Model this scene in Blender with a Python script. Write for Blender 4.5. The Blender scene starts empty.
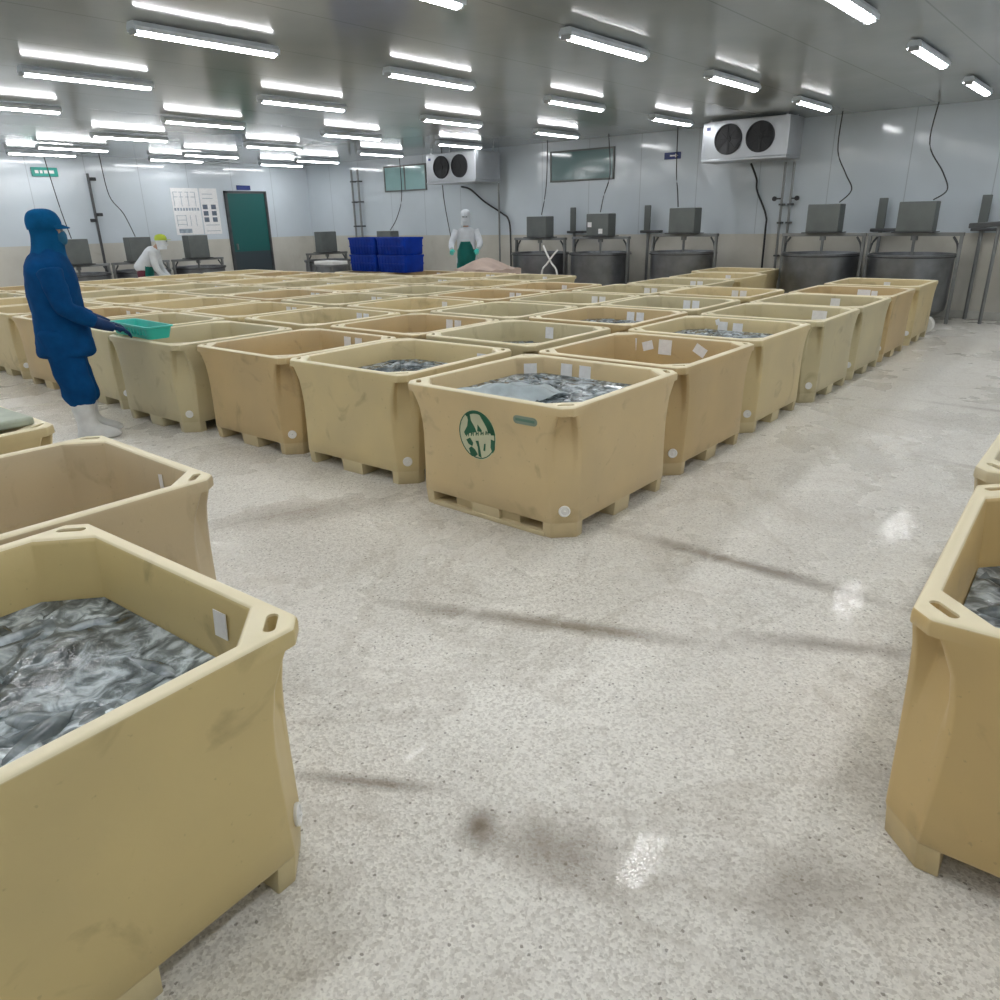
import bpy, bmesh, math, random
from mathutils import Vector, Matrix
random.seed(7)
S = bpy.context.scene
COL = S.collection
PI = math.pi

# ------------------------------------------------------------------ camera
CH = 1.6264
yaw, pitch, roll = math.radians(40.0986), math.radians(20.7283), math.radians(-1.2134)
fv = Vector((math.cos(yaw)*math.cos(pitch), math.sin(yaw)*math.cos(pitch), -math.sin(pitch)))
rv = Vector((math.sin(yaw), -math.cos(yaw), 0)); uv = rv.cross(fv)
r2 = math.cos(roll)*rv + math.sin(roll)*uv
u2 = -math.sin(roll)*rv + math.cos(roll)*uv
cam = bpy.data.cameras.new('camera'); co = bpy.data.objects.new('camera', cam); COL.objects.link(co)
cam.sensor_width = 36; cam.lens = 742.67/1000*36; cam.clip_start = 0.05
co.matrix_world = Matrix(((r2.x, u2.x, -fv.x, 0), (r2.y, u2.y, -fv.y, 0), (r2.z, u2.z, -fv.z, CH), (0, 0, 0, 1)))
S.camera = co
# ------------------------------------------------------------------ world, exposure
w = bpy.data.worlds.new('world'); S.world = w; w.use_nodes = True
w.node_tree.nodes['Background'].inputs[0].default_value = (0.6, 0.7, 0.75, 1)
w.node_tree.nodes['Background'].inputs[1].default_value = 0.05
S.view_settings.view_transform = 'Standard'; S.view_settings.look = 'None'
S.view_settings.gamma = 1; S.view_settings.use_curve_mapping = False
S.view_settings.exposure = 0.05
TUBE_POWER = 37.0
# room
XW, YW, ZC = 14.0, 18.6, 3.11
X0, Y0 = -4.0, -4.5

# ------------------------------------------------------------------ materials
def newmat(name):
    m = bpy.data.materials.new(name); m.use_nodes = True
    nt = m.node_tree; b = nt.nodes['Principled BSDF']
    return m, nt, b
def N(nt, t, **k):
    n = nt.nodes.new(t)
    for a, v in k.items(): setattr(n, a, v)
    return n
def ramp(nt, src, stops):
    r = N(nt, 'ShaderNodeValToRGB'); nt.links.new(src, r.inputs[0])
    e = r.color_ramp.elements
    while len(e) < len(stops): e.new(0.5)
    for k, (p, c) in enumerate(stops):
        e[k].position = p; e[k].color = (*c, 1) if len(c) == 3 else c
    return r.outputs[0]
def noise(nt, scale, detail=3, coord='Object', rough=.55, dist=0):
    tc = N(nt, 'ShaderNodeTexCoord'); n = N(nt, 'ShaderNodeTexNoise')
    n.inputs['Scale'].default_value = scale; n.inputs['Detail'].default_value = detail
    n.inputs['Roughness'].default_value = rough; n.inputs['Distortion'].default_value = dist
    nt.links.new(tc.outputs[coord], n.inputs['Vector']); return n.outputs['Fac']
def mix(nt, fac, a, b, mode='MIX'):
    m = N(nt, 'ShaderNodeMix', data_type='RGBA', blend_type=mode)
    for s, v in ((0, fac), (6, a), (7, b)):
        if isinstance(v, (int, float)): m.inputs[s].default_value = v
        elif isinstance(v, tuple): m.inputs[s].default_value = (*v, 1)
        else: nt.links.new(v, m.inputs[s])
    return m.outputs[2]
def math_(nt, op, a, b=0.0, c=None):
    m = N(nt, 'ShaderNodeMath', operation=op)
    for s, v in ((0, a), (1, b), (2, c)):
        if v is None: continue
        if isinstance(v, (int, float)): m.inputs[s].default_value = v
        else: nt.links.new(v, m.inputs[s])
    return m.outputs[0]
def bump(nt, b, src, st=.2, dist=.01):
    n = N(nt, 'ShaderNodeBump'); n.inputs['Strength'].default_value = st; n.inputs['Distance'].default_value = dist
    nt.links.new(src, n.inputs['Height']); nt.links.new(n.outputs[0], b.inputs['Normal'])
def simple(name, col, rough=.5, metal=0, var=.12, scale=6, bumpst=0, spec=.5):
    m, nt, b = newmat(name)
    f = noise(nt, scale, 4)
    c = ramp(nt, f, [(.3, tuple(v*(1-var) for v in col)), (.7, tuple(min(1, v*(1+var)) for v in col))])
    nt.links.new(c, b.inputs['Base Color']); b.inputs['Roughness'].default_value = rough; b.inputs['Metallic'].default_value = metal; b.inputs['Specular IOR Level'].default_value = spec
    if bumpst: bump(nt, b, noise(nt, scale*6, 3), bumpst, .004)
    return m
def emit(name, col, st):
    m, nt, b = newmat(name)
    b.inputs['Base Color'].default_value = (.8, .8, .8, 1)
    b.inputs['Emission Color'].default_value = (*col, 1); b.inputs['Emission Strength'].default_value = st
    return m

M = {}
def tub_material():
    m, nt, b = newmat('tub_plastic')
    oi = N(nt, 'ShaderNodeObjectInfo')
    geo = N(nt, 'ShaderNodeNewGeometry')
    tc = N(nt, 'ShaderNodeTexCoord')
    va = N(nt, 'ShaderNodeVectorMath', operation='ADD'); nt.links.new(tc.outputs['Object'], va.inputs[0])
    vs = N(nt, 'ShaderNodeVectorMath', operation='SCALE'); nt.links.new(oi.outputs['Random'], vs.inputs['Scale']); vs.inputs[0].default_value = (31, 17, 5)
    nt.links.new(vs.outputs[0], va.inputs[1])
    def nz(scale, det, dist=0):
        n = N(nt, 'ShaderNodeTexNoise'); n.inputs['Scale'].default_value = scale; n.inputs['Detail'].default_value = det
        n.inputs['Distortion'].default_value = dist; nt.links.new(va.outputs[0], n.inputs['Vector']); return n.outputs['Fac']
    big = ramp(nt, nz(2.2, 3), [(.35, (.93, .93, .93)), (.65, (1.05, 1.04, 1.0))])
    c = mix(nt, 1.0, oi.outputs['Color'], big, 'MULTIPLY')
    st = ramp(nt, nz(3.4, 6, 1.5), [(.60, (0, 0, 0)), (.74, (1, 1, 1))])
    c = mix(nt, math_(nt, 'MULTIPLY', st, .42), c, (.20, .15, .07))
    sc = ramp(nt, nz(45, 2), [(.70, (0, 0, 0)), (.76, (1, 1, 1))])
    c = mix(nt, math_(nt, 'MULTIPLY', sc, .25), c, (.18, .14, .08))
    # dirt near the floor
    sep = N(nt, 'ShaderNodeSeparateXYZ'); nt.links.new(tc.outputs['Object'], sep.inputs[0])
    low = N(nt, 'ShaderNodeMapRange'); nt.links.new(sep.outputs[2], low.inputs[0])
    low.inputs[1].default_value = .17; low.inputs[2].default_value = 0.0
    lo = math_(nt, 'MULTIPLY', low.outputs[0], nz(9, 3)); c = mix(nt, math_(nt, 'MULTIPLY', lo, .7), c, (.17, .125, .06))
    # worn pale edges
    pt = ramp(nt, geo.outputs['Pointiness'], [(.52, (0, 0, 0)), (.60, (1, 1, 1))])
    c = mix(nt, math_(nt, 'MULTIPLY', pt, .5), c, (.80, .74, .50))
    nt.links.new(c, b.inputs['Base Color'])
    rim = math_(nt, 'GREATER_THAN', sep.outputs[2], .733)  # rim tops painted paler: some wear, plus overhead light put into the colour
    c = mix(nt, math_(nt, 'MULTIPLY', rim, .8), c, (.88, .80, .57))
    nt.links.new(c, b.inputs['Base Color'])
    b.inputs['Roughness'].default_value = .42
    bump(nt, b, nz(60, 3), .12, .003)
    return m
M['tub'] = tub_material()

def floor_material():
    m, nt, b = newmat('wet_terrazzo')
    tc = N(nt, 'ShaderNodeTexCoord')
    def vor(scale, rnd=1):
        v = N(nt, 'ShaderNodeTexVoronoi'); v.inputs['Scale'].default_value = scale
        nt.links.new(tc.outputs['Object'], v.inputs['Vector']); return v
    v1 = vor(105); v2 = vor(190); v3 = vor(48)
    c = ramp(nt, noise(nt, .55, 4), [(.35, (.65, .63, .58)), (.65, (.80, .785, .74))])
    h1 = N(nt, 'ShaderNodeSeparateColor'); nt.links.new(v1.outputs['Color'], h1.inputs[0])
    chip = ramp(nt, h1.outputs[0], [(.0, (.60, .56, .50)), (.45, (1.06, 1.05, 1.03)), (.8, (1.2, 1.2, 1.18)), (1, (.72, .70, .66))])
    c = mix(nt, .55, c, chip, 'MULTIPLY')
    h2 = N(nt, 'ShaderNodeSeparateColor'); nt.links.new(v2.outputs['Color'], h2.inputs[0])
    chip2 = ramp(nt, h2.outputs[1], [(0, (.62, .60, .56)), (.25, (1, 1, 1)), (1, (1.12, 1.12, 1.1))])
    c = mix(nt, .5, c, chip2, 'MULTIPLY')
    h3 = N(nt, 'ShaderNodeSeparateColor'); nt.links.new(v3.outputs['Color'], h3.inputs[0])
    dk = math_(nt, 'MULTIPLY', math_(nt, 'GREATER_THAN', h3.outputs[2], .95), math_(nt, 'LESS_THAN', math_(nt, 'ADD', v3.outputs['Distance'], math_(nt, 'MULTIPLY', noise(nt, 120, 2), .5)), .46))
    c = mix(nt, math_(nt, 'MULTIPLY', dk, .7), c, (.16, .14, .11))
    # long wandering stains
    s = ramp(nt, noise(nt, .9, 5, dist=1.2), [(.47, (0, 0, 0)), (.50, (1, 1, 1)), (.53, (0, 0, 0))])
    c = mix(nt, math_(nt, 'MULTIPLY', s, .22), c, (.30, .25, .18))
    def blob(x, y, rx, ry, ang, st, c):
        mp = N(nt, 'ShaderNodeMapping', vector_type='TEXTURE'); nt.links.new(tc.outputs['Object'], mp.inputs[0])
        mp.inputs['Location'].default_value = (x, y, 0); mp.inputs['Rotation'].default_value = (0, 0, ang); mp.inputs['Scale'].default_value = (rx, ry, 1000)
        ln = N(nt, 'ShaderNodeVectorMath', operation='LENGTH'); nt.links.new(mp.outputs[0], ln.inputs[0])
        d = math_(nt, 'ADD', ln.outputs['Value'], math_(nt, 'MULTIPLY', noise(nt, 7, 5, dist=.8), 1.1))
        f = ramp(nt, math_(nt, 'MULTIPLY', d, .5), [(.35, (1, 1, 1)), (.85, (0, 0, 0))])
        return mix(nt, math_(nt, 'MULTIPLY', f, st), c, (.17, .13, .085))
    for a in FLOOR_STAINS: c = blob(*a, c)
    nt.links.new(c, b.inputs['Base Color'])
    wet = ramp(nt, noise(nt, 1.1, 4), [(.30, (.20, .20, .20)), (.72, (.36, .36, .36))])
    pmax = None
    for (x, y, rx, ry, an) in PUDDLES:
        mp = N(nt, 'ShaderNodeMapping', vector_type='TEXTURE'); nt.links.new(tc.outputs['Object'], mp.inputs[0])
        mp.inputs['Location'].default_value = (x, y, 0); mp.inputs['Rotation'].default_value = (0, 0, an); mp.inputs['Scale'].default_value = (rx, ry, 1000)
        ln = N(nt, 'ShaderNodeVectorMath', operation='LENGTH'); nt.links.new(mp.outputs[0], ln.inputs[0])
        pf = ramp(nt, math_(nt, 'MULTIPLY', math_(nt, 'ADD', ln.outputs['Value'], math_(nt, 'MULTIPLY', noise(nt, 16, 4), .9)), .5), [(.42, (1, 1, 1)), (.62, (0, 0, 0))])
        wet = mix(nt, pf, wet, (.045, .045, .045))
        pmax = pf if pmax is None else math_(nt, 'MAXIMUM', pmax, pf)
    nt.links.new(wet, b.inputs['Roughness'])
    hb = math_(nt, 'ADD', math_(nt, 'MULTIPLY', v1.outputs['Distance'], .5), noise(nt, 25, 4))
    bump(nt, b, math_(nt, 'MULTIPLY', hb, math_(nt, 'SUBTRACT', 1.0, math_(nt, 'MULTIPLY', pmax, .70))), .22, .012)
    return m
PUDDLES = [(1.41, .71, .24, .085, .12), (3.24, .71, .40, .11, .1), (4.25, .74, .55, .14, .1), (5.6, 1.3, .7, .25, .5), (1.33, 1.5, .10, .05, 0)]
STAINS = [(1.22, 1.13, .10, .07, .5, .95), (1.29, .90, .26, .13, -1.35, .60), (3.32, 1.2, .80, .075, 1.57, .85), (2.27, 1.62, .85, .07, -1.16, .75), (2.80, .68, .40, .07, -1.1, .7), (1.15, 1.5, .28, .035, -1.05, .75), (2.4, 3.6, .6, .22, -.57, .45), (1.62, .3, .4, .16, -.9, .35), (5.6, .2, .9, .05, 1.4, .5), (7.5, .6, .9, .06, 1.5, .5)]
FLOOR_STAINS = STAINS
M['floor'] = floor_material()

def wall_material(axis):
    m, nt, b = newmat('wall_panel_'+axis)
    tc = N(nt, 'ShaderNodeTexCoord'); sep = N(nt, 'ShaderNodeSeparateXYZ'); nt.links.new(tc.outputs['Object'], sep.inputs[0])
    lo = math_(nt, 'LESS_THAN', sep.outputs[2], 1.28)
    up = ramp(nt, noise(nt, .8, 3), [(.3, (.54, .60, .645)), (.7, (.60, .66, .71))])
    dn = ramp(nt, noise(nt, 1.7, 5), [(.3, (.50, .485, .43)), (.7, (.59, .575, .52))])
    c = mix(nt, lo, up, dn)
    a = sep.outputs[0 if axis == 'x' else 1]
    fr = math_(nt, 'FRACT', math_(nt, 'DIVIDE', math_(nt, 'ADD', a, 40.0), 1.2))
    seam = math_(nt, 'MULTIPLY', math_(nt, 'LESS_THAN', fr, .012), math_(nt, 'GREATER_THAN', sep.outputs[2], 1.28))
    c = mix(nt, math_(nt, 'MULTIPLY', seam, .45), c, (.22, .25, .28))
    st = ramp(nt, noise(nt, 2.5, 6, dist=1), [(.6, (0, 0, 0)), (.8, (1, 1, 1))])
    c = mix(nt, math_(nt, 'MULTIPLY', st, math_(nt, 'MULTIPLY', lo, .25)), c, (.3, .27, .2))
    nt.links.new(c, b.inputs['Base Color'])
    b.inputs['Roughness'].default_value = .10
    bump(nt, b, noise(nt, 2.2, 3), .09, .03)
    return m
M['wall_y'] = wall_material('y'); M['wall_x'] = wall_material('x')
def ceil_material():
    m, nt, b = newmat('ceiling_panel')
    tc = N(nt, 'ShaderNodeTexCoord'); sep = N(nt, 'ShaderNodeSeparateXYZ'); nt.links.new(tc.outputs['Object'], sep.inputs[0])
    c = ramp(nt, noise(nt, .5, 5), [(.3, (.35, .385, .40)), (.7, (.44, .475, .49))])
    fr = math_(nt, 'FRACT', math_(nt, 'DIVIDE', math_(nt, 'ADD', sep.outputs[1], 40.3), 1.2))
    c = mix(nt, math_(nt, 'MULTIPLY', math_(nt, 'LESS_THAN', fr, .012), .4), c, (.15, .16, .17))
    nt.links.new(c, b.inputs['Base Color']); b.inputs['Roughness'].default_value = .13; b.inputs['Specular IOR Level'].default_value = .4
    bump(nt, b, noise(nt, 3.0, 4), .05, .012)
    return m
M['ceil'] = ceil_material()
M['steel'] = simple('brushed_steel', (.24, .25, .25), .42, .7, .15, 4)
M['darksteel'] = simple('dark_steel', (.09, .095, .10), .45, .6, .2, 5)
M['drum'] = simple('drum_steel', (.22, .23, .245), .33, .85, .25, 3)
M['cover'] = simple('motor_cover_steel', (.135, .15, .145), .5, .3, .12, 3)
M['cooler'] = simple('cooler_metal', (.37, .39, .41), .32, .5, .08, 3)
M['black'] = simple('black_rubber', (.02, .022, .025), .5)
M['grille'] = simple('grille_dark', (.028, .03, .033), .5, .2)
M['white'] = simple('white_plastic', (.80, .80, .78), .35, 0, .05)
M['paper'] = simple('white_paper', (.80, .80, .80), .6, 0, .06, 30)
M['print'] = simple('dark_print', (.12, .15, .20), .6, 0, .3, 20)
M['blue'] = simple('blue_crate_plastic', (.001, .035, .34), .4, 0, .2, 5, 0, .25)
M['suit'] = simple('blue_fabric', (.002, .052, .165), .9, 0, .22, 7, .5, .12)
M['suitcap'] = simple('blue_cap_fabric', (.003, .078, .20), .9, 0, .2, 9, .5, .12)
M['glove'] = simple('navy_glove', (.005, .03, .10), .5, 0, .2, 9, 0, .2)
M['boot'] = simple('white_rubber', (.62, .63, .62), .4, 0, .12, 12)
M['skin'] = simple('skin', (.45, .28, .2), .55)
M['teal'] = simple('teal_plastic', (.04, .52, .44), .4, 0, .08)
M['apron'] = simple('teal_apron', (.01, .25, .21), .5, 0, .15)
M['cloth'] = simple('white_cloth', (.62, .66, .70), .8, 0, .08, 8, .3)
M['hat'] = simple('lime_cap', (.38, .48, .03), .5, 0, .1)
M['maroon'] = simple('maroon_trousers', (.11, .02, .035), .8)
M['green_glass'] = simple('green_glass', (.13, .22, .22), .08, 0, .1, 1)
M['pale_glass'] = simple('pale_glass', (.28, .46, .46), .08, 0, .1, 1)
M['alu'] = simple('aluminium_frame', (.4, .42, .44), .35, .7)
def door_mat():
    m, nt, b = newmat('teal_door')
    tc = N(nt, 'ShaderNodeTexCoord'); sep = N(nt, 'ShaderNodeSeparateXYZ'); nt.links.new(tc.outputs['Object'], sep.inputs[0])
    c = mix(nt, math_(nt, 'LESS_THAN', sep.outputs[2], .95), (.012, .10, .095), (.04, .055, .065))
    nt.links.new(c, b.inputs['Base Color']); b.inputs['Roughness'].default_value = .4; return m
M['door'] = door_mat()
M['signblue'] = simple('sign_blue', (.012, .03, .17), .4)
M['signgreen'] = simple('sign_green', (.03, .33, .27), .4)
M['pink'] = simple('pale_pink_sheet', (.55, .43, .36), .6, 0, .12, 5, .3)
M['lid'] = simple('grey_green_slab', (.34, .38, .30), .5, 0, .2, 8)
M['logo'] = simple('logo_green', (.01, .10, .05), .5)
M['logopale'] = simple('logo_pale', (.50, .52, .36), .5)
M['nameplate'] = simple('nameplate_green', (.10, .20, .15), .4)
M['tubeglow'] = emit('tube_glow', (.98, .985, 1.0), TUBE_POWER)
M['clear'] = simple('fixture_cover', (.62, .68, .74), .3)
def fish_mat():
    m, nt, b = newmat('fish_skin')
    c = ramp(nt, noise(nt, 9, 4, dist=.6), [(.30, (.045, .06, .065)), (.5, (.16, .19, .20)), (.72, (.50, .56, .60))])
    nt.links.new(c, b.inputs['Base Color']); b.inputs['Roughness'].default_value = .25; return m
M['fish'] = fish_mat()
def water_mat():
    m, nt, b = newmat('murky_icy_water')
    c = ramp(nt, noise(nt, 11, 7, dist=1.4), [(.32, (.04, .05, .05)), (.48, (.15, .175, .18)), (.64, (.48, .54, .57))])
    big = ramp(nt, noise(nt, 2.5, 3), [(.35, (.55, .55, .55)), (.65, (1.35, 1.35, 1.35))])
    c = mix(nt, 1.0, c, big, 'MULTIPLY')
    nt.links.new(c, b.inputs['Base Color']); b.inputs['Roughness'].default_value = .12
    bump(nt, b, noise(nt, 14, 4), .35, .02); return m
M['water'] = water_mat()
M['bag'] = simple('wet_white_sheet', (.62, .70, .72), .22, 0, .12, 12, .2)

# ------------------------------------------------------------------ mesh helpers
def link(name, bm, mats, parent=None, smooth=None):
    me = bpy.data.meshes.new(name); bm.normal_update(); bm.to_mesh(me); bm.free()
    for m in (mats if isinstance(mats, (list, tuple)) else [mats]): me.materials.append(m)
    if smooth is not None:
        for p in me.polygons: p.use_smooth = True
        me.set_sharp_from_angle(angle=math.radians(smooth))
    o = bpy.data.objects.new(name, me); COL.objects.link(o)
    if parent is not None: o.parent = parent
    return o
def tag(o, label=None, cat=None, group=None, kind=None):
    if label: o['label'] = label
    if cat: o['category'] = cat
    if group: o['group'] = group
    if kind: o['kind'] = kind
    return o
def thing(name, label, cat, loc=(0, 0, 0), rz=0, group=None):
    o = bpy.data.objects.new(name, None); COL.objects.link(o); o.empty_display_size = .1
    o.location = loc; o.rotation_euler = (0, 0, rz)
    return tag(o, label, cat, group)
def dup(root, loc, rz, label, group=None):
    r = root.copy(); COL.objects.link(r); r.location = loc; r.rotation_euler = (0, 0, rz); r['label'] = label
    if group: r['group'] = group
    for ch in list(root.children):
        c = ch.copy(); COL.objects.link(c); c.parent = r
        for g in ch.children:
            d = g.copy(); COL.objects.link(d); d.parent = c
    return r
def box(bm, x0, x1, y0, y1, z0, z1, mi=0):
    v = [bm.verts.new((x, y, z)) for z in (z0, z1) for x, y in ((x0, y0), (x1, y0), (x1, y1), (x0, y1))]
    for f in ((3, 2, 1, 0), (4, 5, 6, 7), (0, 1, 5, 4), (1, 2, 6, 5), (2, 3, 7, 6), (3, 0, 4, 7)):
        bm.faces.new([v[i] for i in f]).material_index = mi
    return v
def bev(bm, wd, seg=2):
    bmesh.ops.bevel(bm, geom=bm.edges[:], offset=wd, segments=seg, affect='EDGES', profile=.5, clamp_overlap=True)
def bx(x0, x1, y0, y1, z0, z1, b=0, seg=2):
    bm = bmesh.new(); box(bm, x0, x1, y0, y1, z0, z1)
    if b: bev(bm, b, seg)
    return bm
def rings(bm, rs, cap=(True, True), close=True, mi=0):
    R = [[bm.verts.new(p) for p in r] for r in rs]; n = len(R[0])
    for a, b in zip(R, R[1:]):
        for k in range(n if close else n-1):
            bm.faces.new((a[k], a[(k+1) % n], b[(k+1) % n], b[k])).material_index = mi
    if cap[0]: bm.faces.new(list(reversed(R[0]))).material_index = mi
    if cap[1]: bm.faces.new(R[-1]).material_index = mi
    return R
def circ(c, r, n=24, ry=None, z=None):
    return [(c[0]+r*math.cos(2*PI*k/n), c[1]+(ry or r)*math.sin(2*PI*k/n), c[2]) for k in range(n)]
def lathe(bm, prof, n=32, c=(0, 0), cap=(True, True)):
    return rings(bm, [circ((c[0], c[1], z), r, n) for r, z in prof], cap)
def tube(bm, pts, r, n=8):
    pts = [Vector(p) for p in pts]
    rs = []
    for i, p in enumerate(pts):
        d = (pts[min(i+1, len(pts)-1)] - pts[max(i-1, 0)]).normalized()
        up = Vector((0, 0, 1)) if abs(d.z) < .9 else Vector((1, 0, 0))
        a = d.cross(up).normalized(); b = a.cross(d)
        rr = r[i] if isinstance(r, (list, tuple)) else r
        rs.append([p + rr*(math.cos(2*PI*k/n)*a + math.sin(2*PI*k/n)*b) for k in range(n)])
    rings(bm, [list(map(tuple, q)) for q in rs])
def smooth_path(pts, n=6):
    P = [Vector(p) for p in pts]; out = []
    for i in range(len(P)-1):
        a, b, c, d = P[max(i-1, 0)], P[i], P[i+1], P[min(i+2, len(P)-1)]
        for k in range(n):
            t = k/n
            out.append(.5*((2*b)+(-a+c)*t+(2*a-5*b+4*c-d)*t*t+(-a+3*b-3*c+d)*t**3))
    out.append(P[-1]); return out
def bake(o):
    dg = bpy.context.evaluated_depsgraph_get(); dg.update()
    me = bpy.data.meshes.new_from_object(o.evaluated_get(dg)); old = o.data
    o.modifiers.clear(); o.data = me
    return me

# ------------------------------------------------------------------ the setting
def struct(name, bm, m, smooth=None): return tag(link(name, bm, m, None, smooth), kind='structure')
struct('floor', bx(X0, XW, Y0, YW, -.15, 0), M['floor'])
struct('ceiling', bx(X0, XW, Y0, YW, ZC, ZC+.15), M['ceil'])
struct('wall_back', bx(XW, XW+.15, Y0-.15, YW+.15, -.15, ZC+.15), M['wall_y'])
struct('wall_left', bx(X0-.15, XW, YW, YW+.15, -.15, ZC+.15), M['wall_x'])
struct('wall_front', bx(X0-.15, X0, Y0-.15, YW, -.15, ZC+.15), M['wall_y'])
struct('wall_right', bx(X0, XW, Y0-.15, Y0, -.15, ZC+.15), M['wall_x'])
# windows high in the tank wall
def window(n, y0, y1, z0, z1, g):
    bm = bmesh.new(); t = .035
    for a in ((y0, y1, z0, z0+t), (y0, y1, z1-t, z1), (y0, y0+t, z0+t, z1-t), (y1-t, y1, z0+t, z1-t)) + (((y0+y1)/2-t/2, (y0+y1)/2+t/2, z0+t, z1-t),)*(n == 2):
        box(bm, XW-.03, XW, *a)
    f = tag(link('window_%d' % n, bm, M['cover']), kind='structure')
    link('window_pane', bx(XW-.018, XW-.004, y0+t*.5, y1-t*.5, z0+t*.5, z1-t*.5), g, f)
window(1, 8.6, 10.18, 2.33, 2.93, M['green_glass']); window(2, 13.9, 15.4, 2.32, 2.92, M['pale_glass'])
# door
bm = bmesh.new()
for a in ((11.33, 11.40, 0, 2.44), (12.50, 12.57, 0, 2.44), (11.33, 12.57, 2.38, 2.44)): box(bm, a[0], a[1], YW-.06, YW, a[2], a[3])
d = tag(link('door_1', bm, M['darksteel']), kind='structure')
link('door_leaf', bx(11.40, 12.50, YW-.045, YW-.01, .02, 2.38, .006), M['door'], d)
lf = d.children[0]
link('door_handle', bx(11.48, 11.52, YW-.09, YW-.045, 1.0, 1.15, .008), M['steel'], lf)
# rounded cove where floor meets wall
struct('baseboard_back', bx(XW-.03, XW, Y0, YW, 0, .12, .01), simple('baseboard_grey', (.45, .45, .42), .5))
struct('baseboard_left', bx(X0, 11.33, YW-.03, YW, 0, .12, .01), simple('baseboard_grey_left', (.45, .45, .42), .5))

# ------------------------------------------------------------------ ceiling lights
def make_light():
    t = thing('ceiling_light', 'x', 'ceiling light')
    L = .65
    bm = bmesh.new()   # housing tray, hung from the ceiling
    prof = [(-.058, .035), (-.068, .02), (-.066, -.012), (-.058, -.012), (-.052, .0), (.052, .0), (.058, -.012), (.066, -.012), (.068, .02), (.058, .035), (.045, .055), (-.045, .055)]
    rings(bm, [[(x, a, b) for a, b in prof] for x in (-L, L)])
    link('housing', bm, M['clear'], t)
    bm = bmesh.new()
    prof = [(.040*math.cos(a), -.001-.034*math.sin(a)) for a in [PI*k/10 for k in range(11)]]
    rings(bm, [[(x, a, b) for a, b in prof] for x in (-L+.03, L-.03)])
    link('lit_tube', bm, M['tubeglow'], t)
    for s in (-1, 1):
        bm = bx(min(s*L, s*(L-.028)), max(s*L, s*(L-.028)), -.05, .05, -.036, .02, .012)
        bm2 = link('end_cap', bm, M['alu'], t)
        bm = bmesh.new(); tube(bm, [(s*L*.7, 0, .05), (s*L*.7, 0, .072)], .012, 8)
        link('hanger', bm, M['alu'], t)
    return t
ORD = ['first', 'second', 'third', 'fourth', 'fifth', 'sixth', 'seventh', 'eighth', 'ninth', 'tenth', 'eleventh', 'twelfth']
LX = [11.98, 9.28, 6.56, 3.97, 1.34, -1.25]
LY = [2.08, 4.10, 6.36, 8.73, 11.26, 13.8, 16.2, 17.7]
lt = make_light(); first = True
for j, y in enumerate([-.2, -2.4]+LY):
    for i, x in enumerate(LX):
        x += max(0, .06*(min(y, 15)-4)*x/12) - .06   # the rows run slightly askew to the walls
        if j < 2: lab = 'ceiling tube light above the right side, row %s, %s from tank wall' % (ORD[j], ORD[i])
        else: lab = 'lit tube ceiling light, %s from the tank wall, %s file from the right' % (ORD[i], ORD[j-2])
        # outside the frame on the far left the fixtures are still hung: they light the hall
        if first: lt.location = (x-.02, y, 3.04); lt['label'] = lab; lt['group'] = 'tube lights in rows on the ceiling'; first = False
        else: dup(lt, (x-.02, y, 3.04), 0, lab)

# ------------------------------------------------------------------ tubs
TW, TD, TH = 1.15, 1.13, .74
def outline(hw, hd, c, z, pocket=0.0, K=8, SN=5, sk=0):
    """octagon; corners as chamfers of K points; pocket pushes the middle of each chamfer inwards"""
    pts = []
    corners = [((hw, -hd+c), (hw, hd-c), (hw-c, hd), (1, 1)), ((hw-c, hd), (-hw+c, hd), (-hw, hd-c), (-1, 1)),
               ((-hw, hd-c), (-hw, -hd+c), (-hw+c, -hd), (-1, -1)), ((-hw+c, -hd), (hw-c, -hd), (hw, -hd+c), (1, -1))]
    for s, e, nx, dr in corners:
        for k in range(SN): pts.append((s[0]+(e[0]-s[0])*k/SN, s[1]+(e[1]-s[1])*k/SN, z))
        for k in range(K):
            t = k/K; x = e[0]+(nx[0]-e[0])*t; y = e[1]+(nx[1]-e[1])*t
            if pocket and 2 <= k <= K-2: x -= dr[0]*pocket*.707; y -= dr[1]*pocket*.707
            pts.append((x, y, z))
    return pts
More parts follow.
